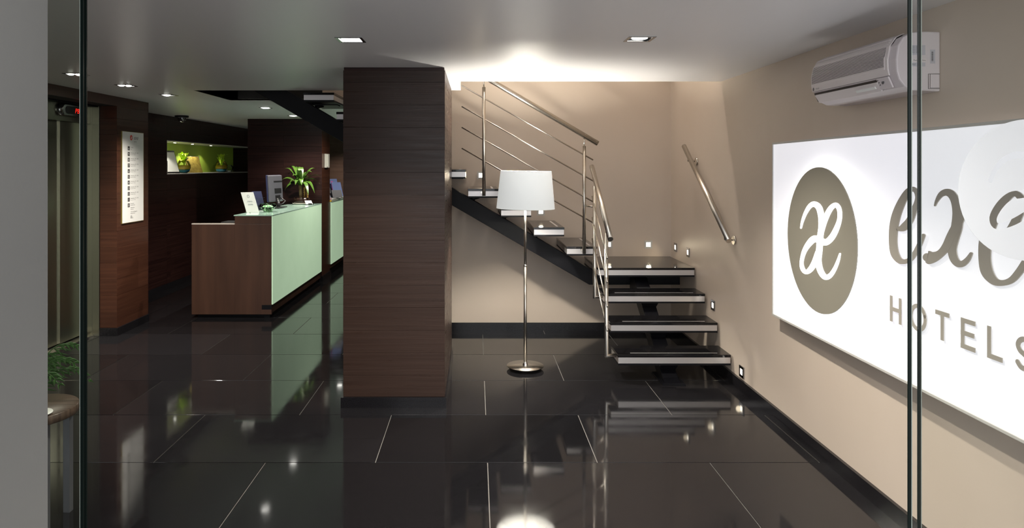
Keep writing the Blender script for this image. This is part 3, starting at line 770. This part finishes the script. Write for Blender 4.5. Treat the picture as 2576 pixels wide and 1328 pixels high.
gl.build('cover_seam', 'ac_dark', ac)
vs, fs = text_faces('TRANE', .011, lambda a, b: Vector((1.899-.1885, 3.405-a, 1.985+b)))
lg = MB().add(vs, fs); lg.prism([(1.899-.1890, 3.428+.007*math.cos(k*PI/8), 1.989+.009*math.sin(k*PI/8)) for k in range(16)], (.0006, 0, 0))
lg.build('badge', 'grey_plastic', ac)

# ================================================================= RECEPTION DESK
rd = thing('reception_desk', 'brown reception desk with glowing frosted green glass front', 'reception desk', (-2.57, 7.12, 0))
gx, y0, y1 = -2.144, 7.12, 9.37
MB().box(-2.999, -2.545, y0, y0+.03, .038, .985).box(-2.545, -2.157, y0, y0+.03, .038, .990).build('end_panel', 'desk_wood', rd, bevel=.0015)
MB().box(-2.542, -2.157, y0+.0005, y0+.03, .992, 1.073).build('riser_panel', 'desk_wood', rd, bevel=.001)
MB().box(-2.999, -2.545, y0-.001, y0+.032, .986, .997).box(-2.999, -2.55, y0+.85, y1-.4, .74, .76).build('work_surface', 'desk_edge', rd)
MB().box(-2.999, -2.97, y0+.031, y0+.80, .038, .74).build('side_panel', 'desk_wood', rd)
MB().box(-2.555, -2.16, y0+.031, y1, .05, 1.072).build('core', 'desk_wood', rd)
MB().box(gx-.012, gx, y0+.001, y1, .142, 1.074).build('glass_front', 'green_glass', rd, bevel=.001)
MB().box(-2.556, gx+.002, y0-.003, y1, 1.0745, 1.085).build('glass_top', 'green_top', rd, bevel=.001)
MB().box(-2.95, -2.24, y0+.05, y1, 0.0, .038).box(-2.24, -2.18, y0+.02, y1, .0, .135).build('plinth', 'black_steel', rd)
MB().box(-2.26, -2.158, y0-.0006, y0+.029, .09, .138).build('plinth_notch', 'black_steel', rd)

r2 = thing('rear_counter', 'second green glass counter beyond the wall end, partly behind the pillar', 'counter', (-2.35, 11, 0))
MB().box(-2.60, -2.145, 9.93, 12.3, .10, 1.060).build('core', 'desk_wood', r2)
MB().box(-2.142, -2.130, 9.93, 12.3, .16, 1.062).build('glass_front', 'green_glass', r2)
MB().box(-2.62, -2.128, 9.93, 12.3, 1.063, 1.075).build('glass_top', 'green_top', r2)
MB().box(-2.58, -2.16, 9.95, 12.28, 0, .10).build('plinth', 'black_steel', r2)

# ---- things on the desk
TOP = 1.0855
def sheet(mb, base, u, lean, wd, ht, th=.003):
    """leaning sheet: base centre, u = bottom edge direction, lean = offset of the top edge"""
    base = Vector(base); u = Vector(u).normalized(); v = Vector((lean[0], lean[1], ht)); nn = u.cross(v)
    return mb.rbox(base+v/2, u, v, nn, wd, v.length, th)
q = Vector((-2.478, 7.50, TOP))
ls = thing('leaflet_stand', 'white leaflet in a leaning acrylic stand at the near end of the desk', 'stand', tuple(q))
sheet(MB(), q, (1, .55, 0), (-.070, .012, 0), .135, .225, .004).build('leaflet', 'paper', ls)
MB().rbox(q+Vector((-.03, -.02, .004)), (.55, -1, 0), (1, .55, 0), (0, 0, 1), .11, .006, .006).rbox(q+Vector((-.08, .03, .004)), (.55, -1, 0), (1, .55, 0), (0, 0, 1), .11, .006, .006).build('foot', 'oyster', ls)
tx = MB()
uu = Vector((1, .55, 0)).normalized(); vv = Vector((-.070, .012, .225)); nn = uu.cross(vv).normalized(); vv = vv.normalized()
if nn.y > 0: nn = -nn
for k, (wd_, h_) in enumerate(((.03, .185), (.05, .135), (.06, .125), (.05, .10), (.055, .09))):
    tx.rbox(q+vv*h_+nn*.0028, uu, vv, nn, wd_, .003 if k else .0, .0006) if k else None
for t0 in range(16):
    a = 2*PI*t0/16; c_ = q+vv*.19+nn*.0028+uu*.012*math.cos(a)+vv*.014*math.sin(a); tx.rbox(c_, uu, vv, nn, .005, .003, .0006)
tx.build('print', 'sticker', ls)
q = Vector((-2.475, 7.76, TOP))
bh = thing('brochure_holder', 'clear brochure holder with dark blue leaflets behind the white leaflet', 'holder', tuple(q))
sheet(MB(), q+Vector((.0, .0, .01)), (1, .4, 0), (-.055, .02, 0), .105, .215, .008).build('leaflets', 'blue_paper', bh)
sheet(MB(), q+Vector((.045, -.028, 0)), (1, .4, 0), (-.045, .02, 0), .10, .15, .003).build('front_pocket', 'clear_bowl', bh)
MB().rbox(q+Vector((.01, -.02, .003)), (1, .4, 0), (-.4, 1, 0), (0,0,1), .12, .09, .005).build('base', 'acrylic', bh)
q = Vector((-2.35, 7.62, TOP))
cb = thing('candy_bowl', 'glass bowl of green wrapped sweets beside the white leaflet', 'bowl', tuple(q))
MB().lathe([(0,0),(.045,0),(.050,.012),(.080,.050),(.098,.062),(.086,.092),(.082,.092),(.092,.062),(.076,.052),(.046,.014),(0,.006)], q, 40).build('bowl', 'clear_bowl', cb)
cn = MB(); rc = random.Random(3)
for k in range(60):
    a = rc.uniform(0, 2*PI); hh_ = rc.uniform(.012, .070); rr = math.sqrt(rc.random())*(.036+hh_*.65)
    c_ = q+Vector((rr*math.cos(a), rr*math.sin(a), hh_)); u_ = Vector((rc.uniform(-1,1), rc.uniform(-1,1), rc.uniform(-1,1))).normalized(); v_ = u_.orthogonal()
    cn.rbox(c_, u_, v_, u_.cross(v_), .024, .014, .010)
cn.build('sweets', 'candy', cb, kind='stuff')
# monitor seen from behind
q = Vector((-2.44, 8.30, TOP+.006))
mo = thing('computer_monitor', 'grey back of a computer monitor on a black stand behind the counter', 'monitor', tuple(q))
nn = Vector((.97, -.24, 0)).normalized(); uu = Vector((.24, .97, 0)).normalized(); vv = Vector((-.06, .02, 1)).normalized()
cc = q+Vector((-.04, .04, .235))
MB().rbox(cc, uu, vv, nn, .315, .325, .022).build('casing', 'grey_plastic', mo, bevel=.010)
MB().rbox(cc-nn*.020, uu, vv, nn, .318, .330, .020).build('bezel', 'blue_paper', mo, bevel=.004)
MB().rbox(cc+nn*.013+vv*.085+uu*.05, uu, vv, nn, .19, .016, .005).build('vent', 'black_plastic', mo)
MB().rbox(cc+nn*.013-vv*.03+uu*.04, uu, vv, nn, .15, .06, .004).rbox(cc+nn*.013-vv*.11+uu*.03, uu, vv, nn, .11, .05, .004).build('rear_label', 'black_plastic', mo)
MB().tube([cc+nn*.01-vv*.11+uu*.08, cc+nn*.07-vv*.16+uu*.10, q+nn*.03+uu*.08+Vector((0,0,.05)), q+Vector((0,0,.015))], .006, 8).build('cable', 'black_plastic', mo)
MB().tube([cc+nn*.015-vv*.13, q+nn*.02+Vector((0,0,.04)), q+Vector((0,0,.01))], [.018, .02, .03], 10).build('stand_neck', 'black_plastic', mo)
MB().rbox(q+Vector((0,0,.006)), uu, nn, (0,0,1), .22, .15, .010).build('stand_base', 'black_plastic', mo, bevel=.004)
# potted dracaena
q = Vector((-2.365, 9.17, TOP))
dp = thing('potted_plant', 'potted dracaena with arching green leaves and twisted canes on the counter', 'plant', tuple(q))
MB().lathe([(0,0),(.10,0),(.128,.012),(.125,.016),(.09,.008),(0,.008)], q, 40).build('saucer', 'saucer', dp)
MB().lathe([(0,.010),(.098,.012),(.106,.02),(.106,.088),(.101,.090),(.098,.082),(0,.078)], q, 40).build('pot', 'dark_pot', dp)
MB().lathe([(.0,.084),(.097,.082)], q, 24).build('soil', 'soil', dp)
MB().tube([q+Vector((-.01,0,.07)), q+Vector((-.016,0,.15)), q+Vector((-.022,0,.255))], [.027,.023,.024], 14).build('trunk', 'trunk', dp)
for k, (dx, ht_) in enumerate(((.043, .235), (.080, .215))):
    cp = MB()
    for s_ in range(2):
        pts = [q+Vector((dx+.007*math.cos(t*.9+s_*PI), -.03+.007*math.sin(t*.9+s_*PI), .07+(ht_-.07)*t/20)) for t in range(21)]
        cp.tube(pts, .0072, 6)
    cp.build('twisted_cane', 'cane', dp)
def blade(mb, base, dirv, length, width, rise, droop, n=9, fold=.25, twist=0.0):
    base = Vector(base); d = Vector((dirv[0], dirv[1], 0)).normalized(); s_ = Vector((-d.y, d.x, 0))
    L, Cc, Rr = [], [], []
    for i in range(n+1):
        t = i/n; p = base+d*(length*t*(1-.15*t))+Vector((0,0, rise*math.sin(min(1, t*1.2)*PI/2)-droop*t**2.6))
        wd_ = width*(math.sin(PI*min(1, t*.93+.07))**.7)*(1-.25*t)/2
        sd = (s_*math.cos(twist*t)+Vector((0,0,1))*math.sin(twist*t))
        L.append(p+sd*wd_+Vector((0,0,fold*wd_))); Cc.append(p); Rr.append(p-sd*wd_+Vector((0,0,fold*wd_)))
    m = n+1; fs = []
    for i in range(n): fs += [(i, i+1, m+i+1, m+i), (m+i, m+i+1, 2*m+i+1, 2*m+i)]
    return mb.add(L+Cc+Rr, fs, True)
hd = q+Vector((-.022, 0, .255))
leaves = [  # angle deg, length, width, rise, droop, base dz
    (178,.30,.060,.14,.05,0),(195,.24,.050,.10,.16,0),(150,.26,.05,.22,.06,.02),(120,.22,.05,.28,.02,.02),(160,.20,.055,.30,.05,.03),(100,.16,.06,.25,.0,.03),
    (60,.20,.055,.20,.04,.02),(35,.26,.045,.26,.02,.02),(10,.30,.045,.17,.03,.01),(-10,.34,.045,.15,.12,0),(-25,.28,.05,.12,.20,0),(-45,.24,.055,.12,.22,0),
    (-70,.20,.055,.14,.12,.01),(-100,.18,.05,.12,.10,.01),(-130,.20,.055,.14,.10,0),(210,.22,.05,.06,.08,0),(0,.18,.055,.20,.02,.03),(-85,.14,.055,.22,.02,.03),(20,.22,.05,.10,.18,-.01),(170,.27,.04,.26,.02,.02)]
for a, l, wd_, ri, dr_, bz in leaves:
    a = math.radians(a); blade(MB(), hd+Vector((0,0,bz)), (math.cos(a), math.sin(a)), l*1.02, wd_*1.45, ri*.86, dr_*1.05, twist=R.uniform(-.5,.5)).build('leaf', 'leaf', dp)
for k in range(8):
    a = R.uniform(0, 6.28); blade(MB(), hd+Vector((0,0,-.01)), (math.cos(a), math.sin(a)), .13, .07, R.uniform(.10,.2), .02, twist=R.uniform(-.5,.5)).build('leaf', 'leaf', dp)
# card holder
q = Vector((-2.225, 9.02, TOP))
ch = thing('business_card_holder', 'small holder of white business cards in front of the potted plant', 'holder', tuple(q))
sheet(MB(), q+Vector((0,0,.004)), (1,.1,0), (-.028,.03,0), .088, .048, .010).build('cards', 'paper', ch)
MB().rbox(q+Vector((.004,.0,.004)), (1,.1,0), (0,1,0), (0,0,1), .095, .04, .008).rbox(q+Vector((.012,-.018,.012)), (1,.1,0), (0,0,1), (0,1,0), .05, .018, .004).build('tray', 'black_plastic', ch)
# dark item on the low work surface
q = Vector((-2.65, 7.30, .76))
kb = MB().box(-2.72, -2.575, 7.20, 7.40, .762, 1.006).build('card_reader', 'black_plastic', origin=q, bevel=.004)
tag(kb, 'small black device peeping over the low desk panel beside the counter step', 'device')
# ---- things on the rear counter
T2 = 1.0755
def P2(px, py, z=T2):
    Z = (EYE-z)*F/(py-VY); return Vector(((px-VX)*Z/F, Z, z))
q = Vector((-2.30, 10.35, T2))
bd = thing('leaflet_tray', 'white tray of papers on the rear green counter', 'tray', tuple(q))
MB().box(-2.42, -2.16, 10.12, 11.0, T2, T2+.022).build('tray', 'oyster', bd, bevel=.002)
MB().box(-2.38, -2.18, 10.30, 11.0, T2+.0225, T2+.034).build('papers', 'paper', bd)
q = Vector((-2.245, 10.02, T2))
te = thing('tent_card', 'white folded tent card at the near end of the rear counter', 'card', tuple(q))
sheet(MB(), q+Vector((-.045,-.03,0)), (.25,1,0), (.05,.0,0), .10, .17, .003).build('card_face', 'paper', te); sheet(MB(), q+Vector((.055,-.03,0)), (.25,1,0), (-.05,0,0), .10, .17, .003).build('card_face', 'oyster', te)
q = Vector((-2.19, 10.10, T2+.0225))
pc = MB(); sheet(pc, q, (.5,.6,0), (-.06,.03,0), .08, .125, .004)
tag(pc.build('postcard', 'photo_print', origin=q), 'colourful postcard leaning beside the tent card on the rear counter', 'card')
for k, (dx, dy, m_, hh_, lb_) in enumerate(((-.045, .0, 'pink', .29, 'tall clear rack of pink and blue leaflets on the rear counter'), (.035, -.10, 'pink', .235, 'lower clear rack of pink and blue leaflets beside the pillar'))):
    q = Vector((-2.20+dx, 10.65+dy, T2+.035))
    t = thing('brochure_rack', lb_, 'rack', tuple(q))
    sheet(MB(), q+Vector((.02,0,.02)), (1,.3,0), (-.05,.02,0), .14, hh_*.93, .006).build('leaflet', 'sky_print', t)
    sheet(MB(), q+Vector((-.045,-.006,.02)), (1,.3,0), (-.05,.02,0), .03, hh_, .006).build('leaflet', 'pink', t)
    sheet(MB(), q+Vector((.01,-.015,.0)), (1,.3,0), (-.03,.012,0), .15, hh_*.5, .004).build('pocket', 'grey_plastic', t)
q = Vector((-2.15, 9.955, T2))
tag(MB().box(-2.185, -2.135, 9.94, 9.99, T2, T2+.022).build('sweet_packet', 'yellow', origin=q, bevel=.005), 'tiny yellow packet at the corner of the rear counter', 'packet')
# intercom on the wall end
ic = thing('wall_intercom', 'slim off-white intercom on the end of the brown wall by the plant', 'intercom', (-2.143, 9.62, 1.58))
MB().box(-2.1435, -2.112, 9.535, 9.735, 1.578, 1.775).build('body', 'oyster', ic, bevel=.004)
MB().box(-2.112, -2.100, 9.56, 9.60, 1.59, 1.765).build('handset', 'oyster', ic, bevel=.003)
# dome camera
dc = thing('dome_camera', 'small black dome camera on the ceiling above the lit niche', 'camera', (-3.83, 8.79, CEIL))
MB().lathe([(0,0),(.085,0),(.085,-.022),(.055,-.030),(0,-.030)], (-3.83, 8.79, CEIL), 32).build('mount', 'black_plastic', dc)
MB().lathe([(.050,-.030),(.050,-.050),(.036,-.072),(.015,-.084),(0,-.086)], (-3.83, 8.79, CEIL), 32).build('dome', 'dark_chrome', dc)

# ================================================================= NICHE THINGS
NS_ = NZ0+.0125
for k, y in enumerate((8.95, 9.42, 10.0, 10.7)):
    t = thing('niche_spotlight', 'small glowing spotlight in the green niche ceiling, %s' % ['above the picture frame', 'above the nearer plant bowl', 'above the ochre booklet', 'above the farther plant bowl'][k], 'spotlight', (-4.20, y, NZ1-.013), 'niche spotlights')
    MB().lathe([(0,-.004),(.024,-.004),(.030,0),(.022,0)], (-4.20, y, NZ1-.0125), 24).build('ring', 'chrome', t)
    MB().lathe([(0,-.0055),(.018,-.0055),(.018,-.0042)], (-4.20, y, NZ1-.0125), 20).build('lens', 'lens', t)
    light('niche_beam', 'SPOT', (-4.20, y, NZ1-.022), 9.0*(1, 1, .9, .45)[k], (1, .95, .80), size=.012, angle=1.9, blend=.35)
q = Vector((-4.10, 9.14, NS_))
pf = thing('picture_frame', 'white picture in a thin black frame leaning at the left of the niche', 'picture frame', tuple(q))
uu = Vector((.55, .95, 0)).normalized()
sheet(MB(), q+Vector((-.06,0,0)), (.35, 1, 0), (-.10,.04,0), .40, .31, .012).build('frame', 'black_plastic', pf)
sheet(MB(), q+Vector((-.058+.009,-.004,.022)), (.35, 1, 0), (-.10+.014,.04-.005,0), .352, .266, .006).build('picture', 'paper', pf)
q = Vector((-4.05, 8.815, NS_))
tag(MB().tube([q+Vector((0,0,.0)), q+Vector((0,0,.16)), q+Vector((-.01,0,.19))], [.022, .022, .012], 16).build('dark_vase', 'black_plastic', origin=q), 'slim dark vase at the left edge of the niche', 'vase')
def bowl_plant(q, r, lab, lv, seed, fillz):
    t = thing('plant_bowl', lab, 'plant', tuple(q), 'plant bowls in the niche'); rr = random.Random(seed)
    MB().lathe([(0,0),(r*.5,.0),(r*.82,.02),(r,.075),(r*.97,.115),(r*.72,.165),(r*.62,.175)], q, 32).build('glass_bowl', 'clear_bowl', t)
    MB().lathe([(0,.052),(r*.93,.055),(r*.95,.085),(r*.90,.112),(0,.113)], q, 28).build('water', 'amber_water', t)
    gm = MB().lathe([(0,.003),(r*.48,.004),(r*.78,.022),(r*.90,.048),(r*.4,.058),(0,.062)], q, 24)
    gm.v = [v+Vector((0, (v.y-q.y)*0, (v.y-q.y)*fillz if v.z > q.z+.03 else 0)) for v in gm.v]
    gm.build('gravel', 'blue_gravel', t, kind='stuff')
    for k in range(lv):
        a = rr.uniform(0, 6.28); ln_ = rr.uniform(.05, .13); rise = rr.uniform(.06, .17)
        blade(MB(), q+Vector((0,0,.14)), (math.cos(a), math.sin(a)), ln_, rr.uniform(.05,.08), rise, .03, n=6, fold=.1, twist=rr.uniform(-1,1)).build('leaf', 'leaf_lime', t)
    for k in range(3):
        a = rr.uniform(0, 6.28); MB().tube([q+Vector((0,0,.05)), q+Vector((.02*math.cos(a), .02*math.sin(a), .20))], .004, 6).build('stem', 'leaf_lime', t)
bowl_plant(Vector((-4.12, 9.52, NS_)), .092, 'nearer lime-leaved plant in a round glass bowl in the niche', 16, 5, .25)
bowl_plant(Vector((-4.13, 10.95, NS_)), .095, 'farther lime-leaved plant in a round glass bowl in the niche', 11, 11, .05)
q = Vector((-4.15, 10.00, NS_))
tag(sheet(MB(), q+Vector((0,0,.002)), (.3,1,0), (-.08,.03,0), .30, .235, .012).build('ochre_booklet', 'kraft', origin=q), 'ochre booklet leaning between the two plant bowls', 'book')
q = Vector((-4.24, 10.24, NS_))
tag(sheet(MB(), q+Vector((0,0,.002)), (.3,1,0), (-.04,.02,0), .20, .245, .012).build('white_booklet', 'paper', origin=q), 'white booklet standing just behind the ochre one in the niche', 'book')
q = Vector((-4.15, 11.35, NS_))
tag(MB().lathe([(0,0),(.04,0),(.07,.05),(.065,.09),(.04,.115)], q, 24).build('glass_vase', 'clear_bowl', origin=q), 'empty clear glass vase right of the farther plant bowl', 'vase')

# ================================================================= ENTRANCE GLASS
def pane(name, x0, x1, y, mg, lab, edge_x):
    t = thing(name, lab, 'door', ((x0+x1)/2, y, 0))
    MB().add([(x0, y, .01), (x1, y, .01), (x1, y, 2.6), (x0, y, 2.6)], [(0,1,2,3)]).build('glass_sheet', mg, t)
    e0, e1 = (edge_x, edge_x+.007) if edge_x == x0 else (edge_x-.007, edge_x)
    MB().box(e0, e1, y-.002, y+.002, .01, 2.6).build('dark_edge', 'glass_edge', t)
    f0, f1 = (e1, e1+.0018) if edge_x == x0 else (e0-.0018, e0)
    MB().box(f0, f1, y-.002, y+.002, .01, 2.6).build('pale_edge', 'glass_edge_lit', t)
    return t
GZ = 1.60
ga = pane('glass_door', (2284-VX)*GZ/F, 1.87, GZ, 'glass_pane', 'clear glass door leaf on the right, its edge crossing the first cursive letter', (2284-VX)*GZ/F)
gb = pane('glass_door', (2308.5-VX)*1.66/F, 1.87, 1.66, 'glass_pane', 'second glass sheet on the right with a frosted round emblem', (2308.5-VX)*1.66/F)
gc = pane('glass_door', -2.4, (218.5-VX)*1.66/F, 1.66, 'glass_green', 'glass door leaf on the left in front of the lift, rear one of two', (218.5-VX)*1.66/F)
gd = pane('glass_door', -2.4, (210.5-VX)*1.60/F, 1.60, 'glass_pane', 'glass door leaf on the left in front of the lift, front one of two', (210.5-VX)*1.60/F)
Zv = 1.655
cxv, czv = (2588-VX)*Zv/F, EYE-(478-VY)*Zv/F; rv = 178*Zv/F
vd = MB().prism([(cxv+rv*math.cos(2*PI*k/72), Zv, czv+rv*math.sin(2*PI*k/72)) for k in range(72)], (0, -.0006, 0)).build('frosted_emblem', 'vinyl', gb)
def cutter(pts):
    """one clear stroke of the script, cut out of the frosted film"""
    L, Rr, caps = ribbon2d(pts, 5)
    ym = lambda q: P(q[0], q[1], Zv)
    n = len(L); m_ = MB(); off = Vector((0, .004, 0)); a_ = [ym(q)-off for q in L]; b_ = [ym(q)-off for q in Rr]; c_ = [v+off*2 for v in a_]; d_ = [v+off*2 for v in b_]
    vs = a_+b_+c_+d_; fs = [(0, n, 3*n, 2*n), (n-1, 3*n-1, 4*n-1, 2*n-1)]
    for i in range(n-1):
        fs += [(i, i+1, n+i+1, n+i), (2*n+i, 3*n+i, 3*n+i+1, 2*n+i+1), (i, 2*n+i, 2*n+i+1, i+1), (n+i, n+i+1, 3*n+i+1, 3*n+i)]
    return m_.add(vs, fs).build('cutter', 'vinyl')
strokes = [[(2489,459,9),(2500,432,12),(2520,407,15),(2546,392,16),(2576,391,18),(2602,408,20),(2615,440,20),(2612,480,20)],
           [(2640,468,20),(2576,487,20),(2542,493,20),(2515,516,20),(2498,548,19),(2508,569,16),(2545,560,17),(2582,540,18)],
           [(2612,492,20),(2604,540,20),(2612,575,18),(2634,587,14),(2660,560,11)]]
cs = [cutter(t) for t in strokes]
for c_ in cs:
    md = vd.modifiers.new('b', 'BOOLEAN'); md.operation = 'DIFFERENCE'; md.object = c_; md.solver = 'EXACT'
bpy.context.view_layer.update()
dg = bpy.context.evaluated_depsgraph_get(); nm_ = bpy.data.meshes.new_from_object(vd.evaluated_get(dg))
vd.modifiers.clear(); vd.data = nm_
for c_ in cs: bpy.data.objects.remove(c_)

# ================================================================= SIDE TABLE, CUP, PALM
tcx, tcy, tz = -2.005, 3.05, .513
st = thing('side_table', 'low round dark wood side table with steel legs behind the left glass', 'table', (tcx, tcy, 0))
MB().lathe([(0,0),(.181,0),(.185,-.003),(.185,-.036),(.181,-.040),(0,-.040)], (tcx, tcy, tz), 64).build('tabletop', 'table_wood', st)
for sx, sy in ((1, 1), (-1, 1), (1, -1), (-1, -1)):
    x = tcx+sx*.112; y = tcy+sy*.085
    MB().box(x-.015, x+.015, y-.015, y+.015, 0, tz-.040).build('leg', 'table_steel', st, bevel=.001)
MB().box(tcx-.12, tcx+.135, tcy-.165, tcy-.14, .12, .15).box(tcx-.10, tcx-.08, tcy-.16, tcy+.1, .12, .15).build('foot_rail', 'steel_band', st)
q = Vector((-1.901, 2.945, tz+.001))
cu = thing('coffee_cup', 'white cup and saucer on the round side table', 'cup', tuple(q))
q = q+Vector((-.01, .0, 0))
MB().lathe([(0,0),(.03,0),(.058,.010),(.056,.013),(.03,.004),(0,.004)], q, 32).build('saucer', 'cup', cu)
MB().lathe([(.0,.005),(.018,.006),(.030,.030),(.034,.048),(.031,.048),(.016,.012),(0,.010)], q, 28).build('cup_body', 'cup', cu)
q = Vector((-2.42, 3.47, 0))
pp = thing('potted_palm', 'potted palm with fine fronds reaching past the white pier', 'plant', tuple(q))
MB().lathe([(0,0),(.09,0),(.12,.22),(.105,.22),(.10,.19),(0,.19)], q, 32).build('pot', 'dark_pot', pp)
def frond(a, ln_, rise, droop, base):
    fm = MB(); d = Vector((math.cos(a), math.sin(a), 0)); s_ = Vector((-d.y, d.x, 0)); pts = []
    for i in range(15):
        t = i/14; pts.append(base+d*ln_*t+Vector((0,0,rise*math.sin(t*PI*.6)-droop*t**2.2)))
    fm.tube(pts, [.004*(1-.7*i/14) for i in range(15)], 5)
    for i in range(3, 15):
        for sg_ in (-1, 1):
            t = i/14; L_ = .085*math.sin(PI*min(1, t*.85+.12))+.02; p = pts[i]
            e = p+(d*.75+s_*sg_*.62).normalized()*L_+Vector((0,0,-.25*L_-.012*R.random())); mid = (p+e)/2+Vector((0,0,.012)); wv = d.cross(Vector((0,0,1)))*.0; sd = (e-p).cross(Vector((0,0,1))).normalized()*.0058
            fm.add([p, mid+sd, e, mid-sd], [(0,1,2),(0,2,3)])
    return fm
b0 = q+Vector((0,0,.20))
for a, l, ri, dr_ in ((-.10,.40,.46,.06),(.12,.36,.50,.03),(-.35,.38,.42,.08),(.5,.28,.45,.1),(1.5,.35,.42,.1),(2.6,.4,.42,.1),(3.6,.4,.42,.1),(-1.4,.22,.42,.1),(.02,.42,.42,.10)):
    frond(a, l, ri, dr_, b0).build('frond', 'palm_leaf', pp)
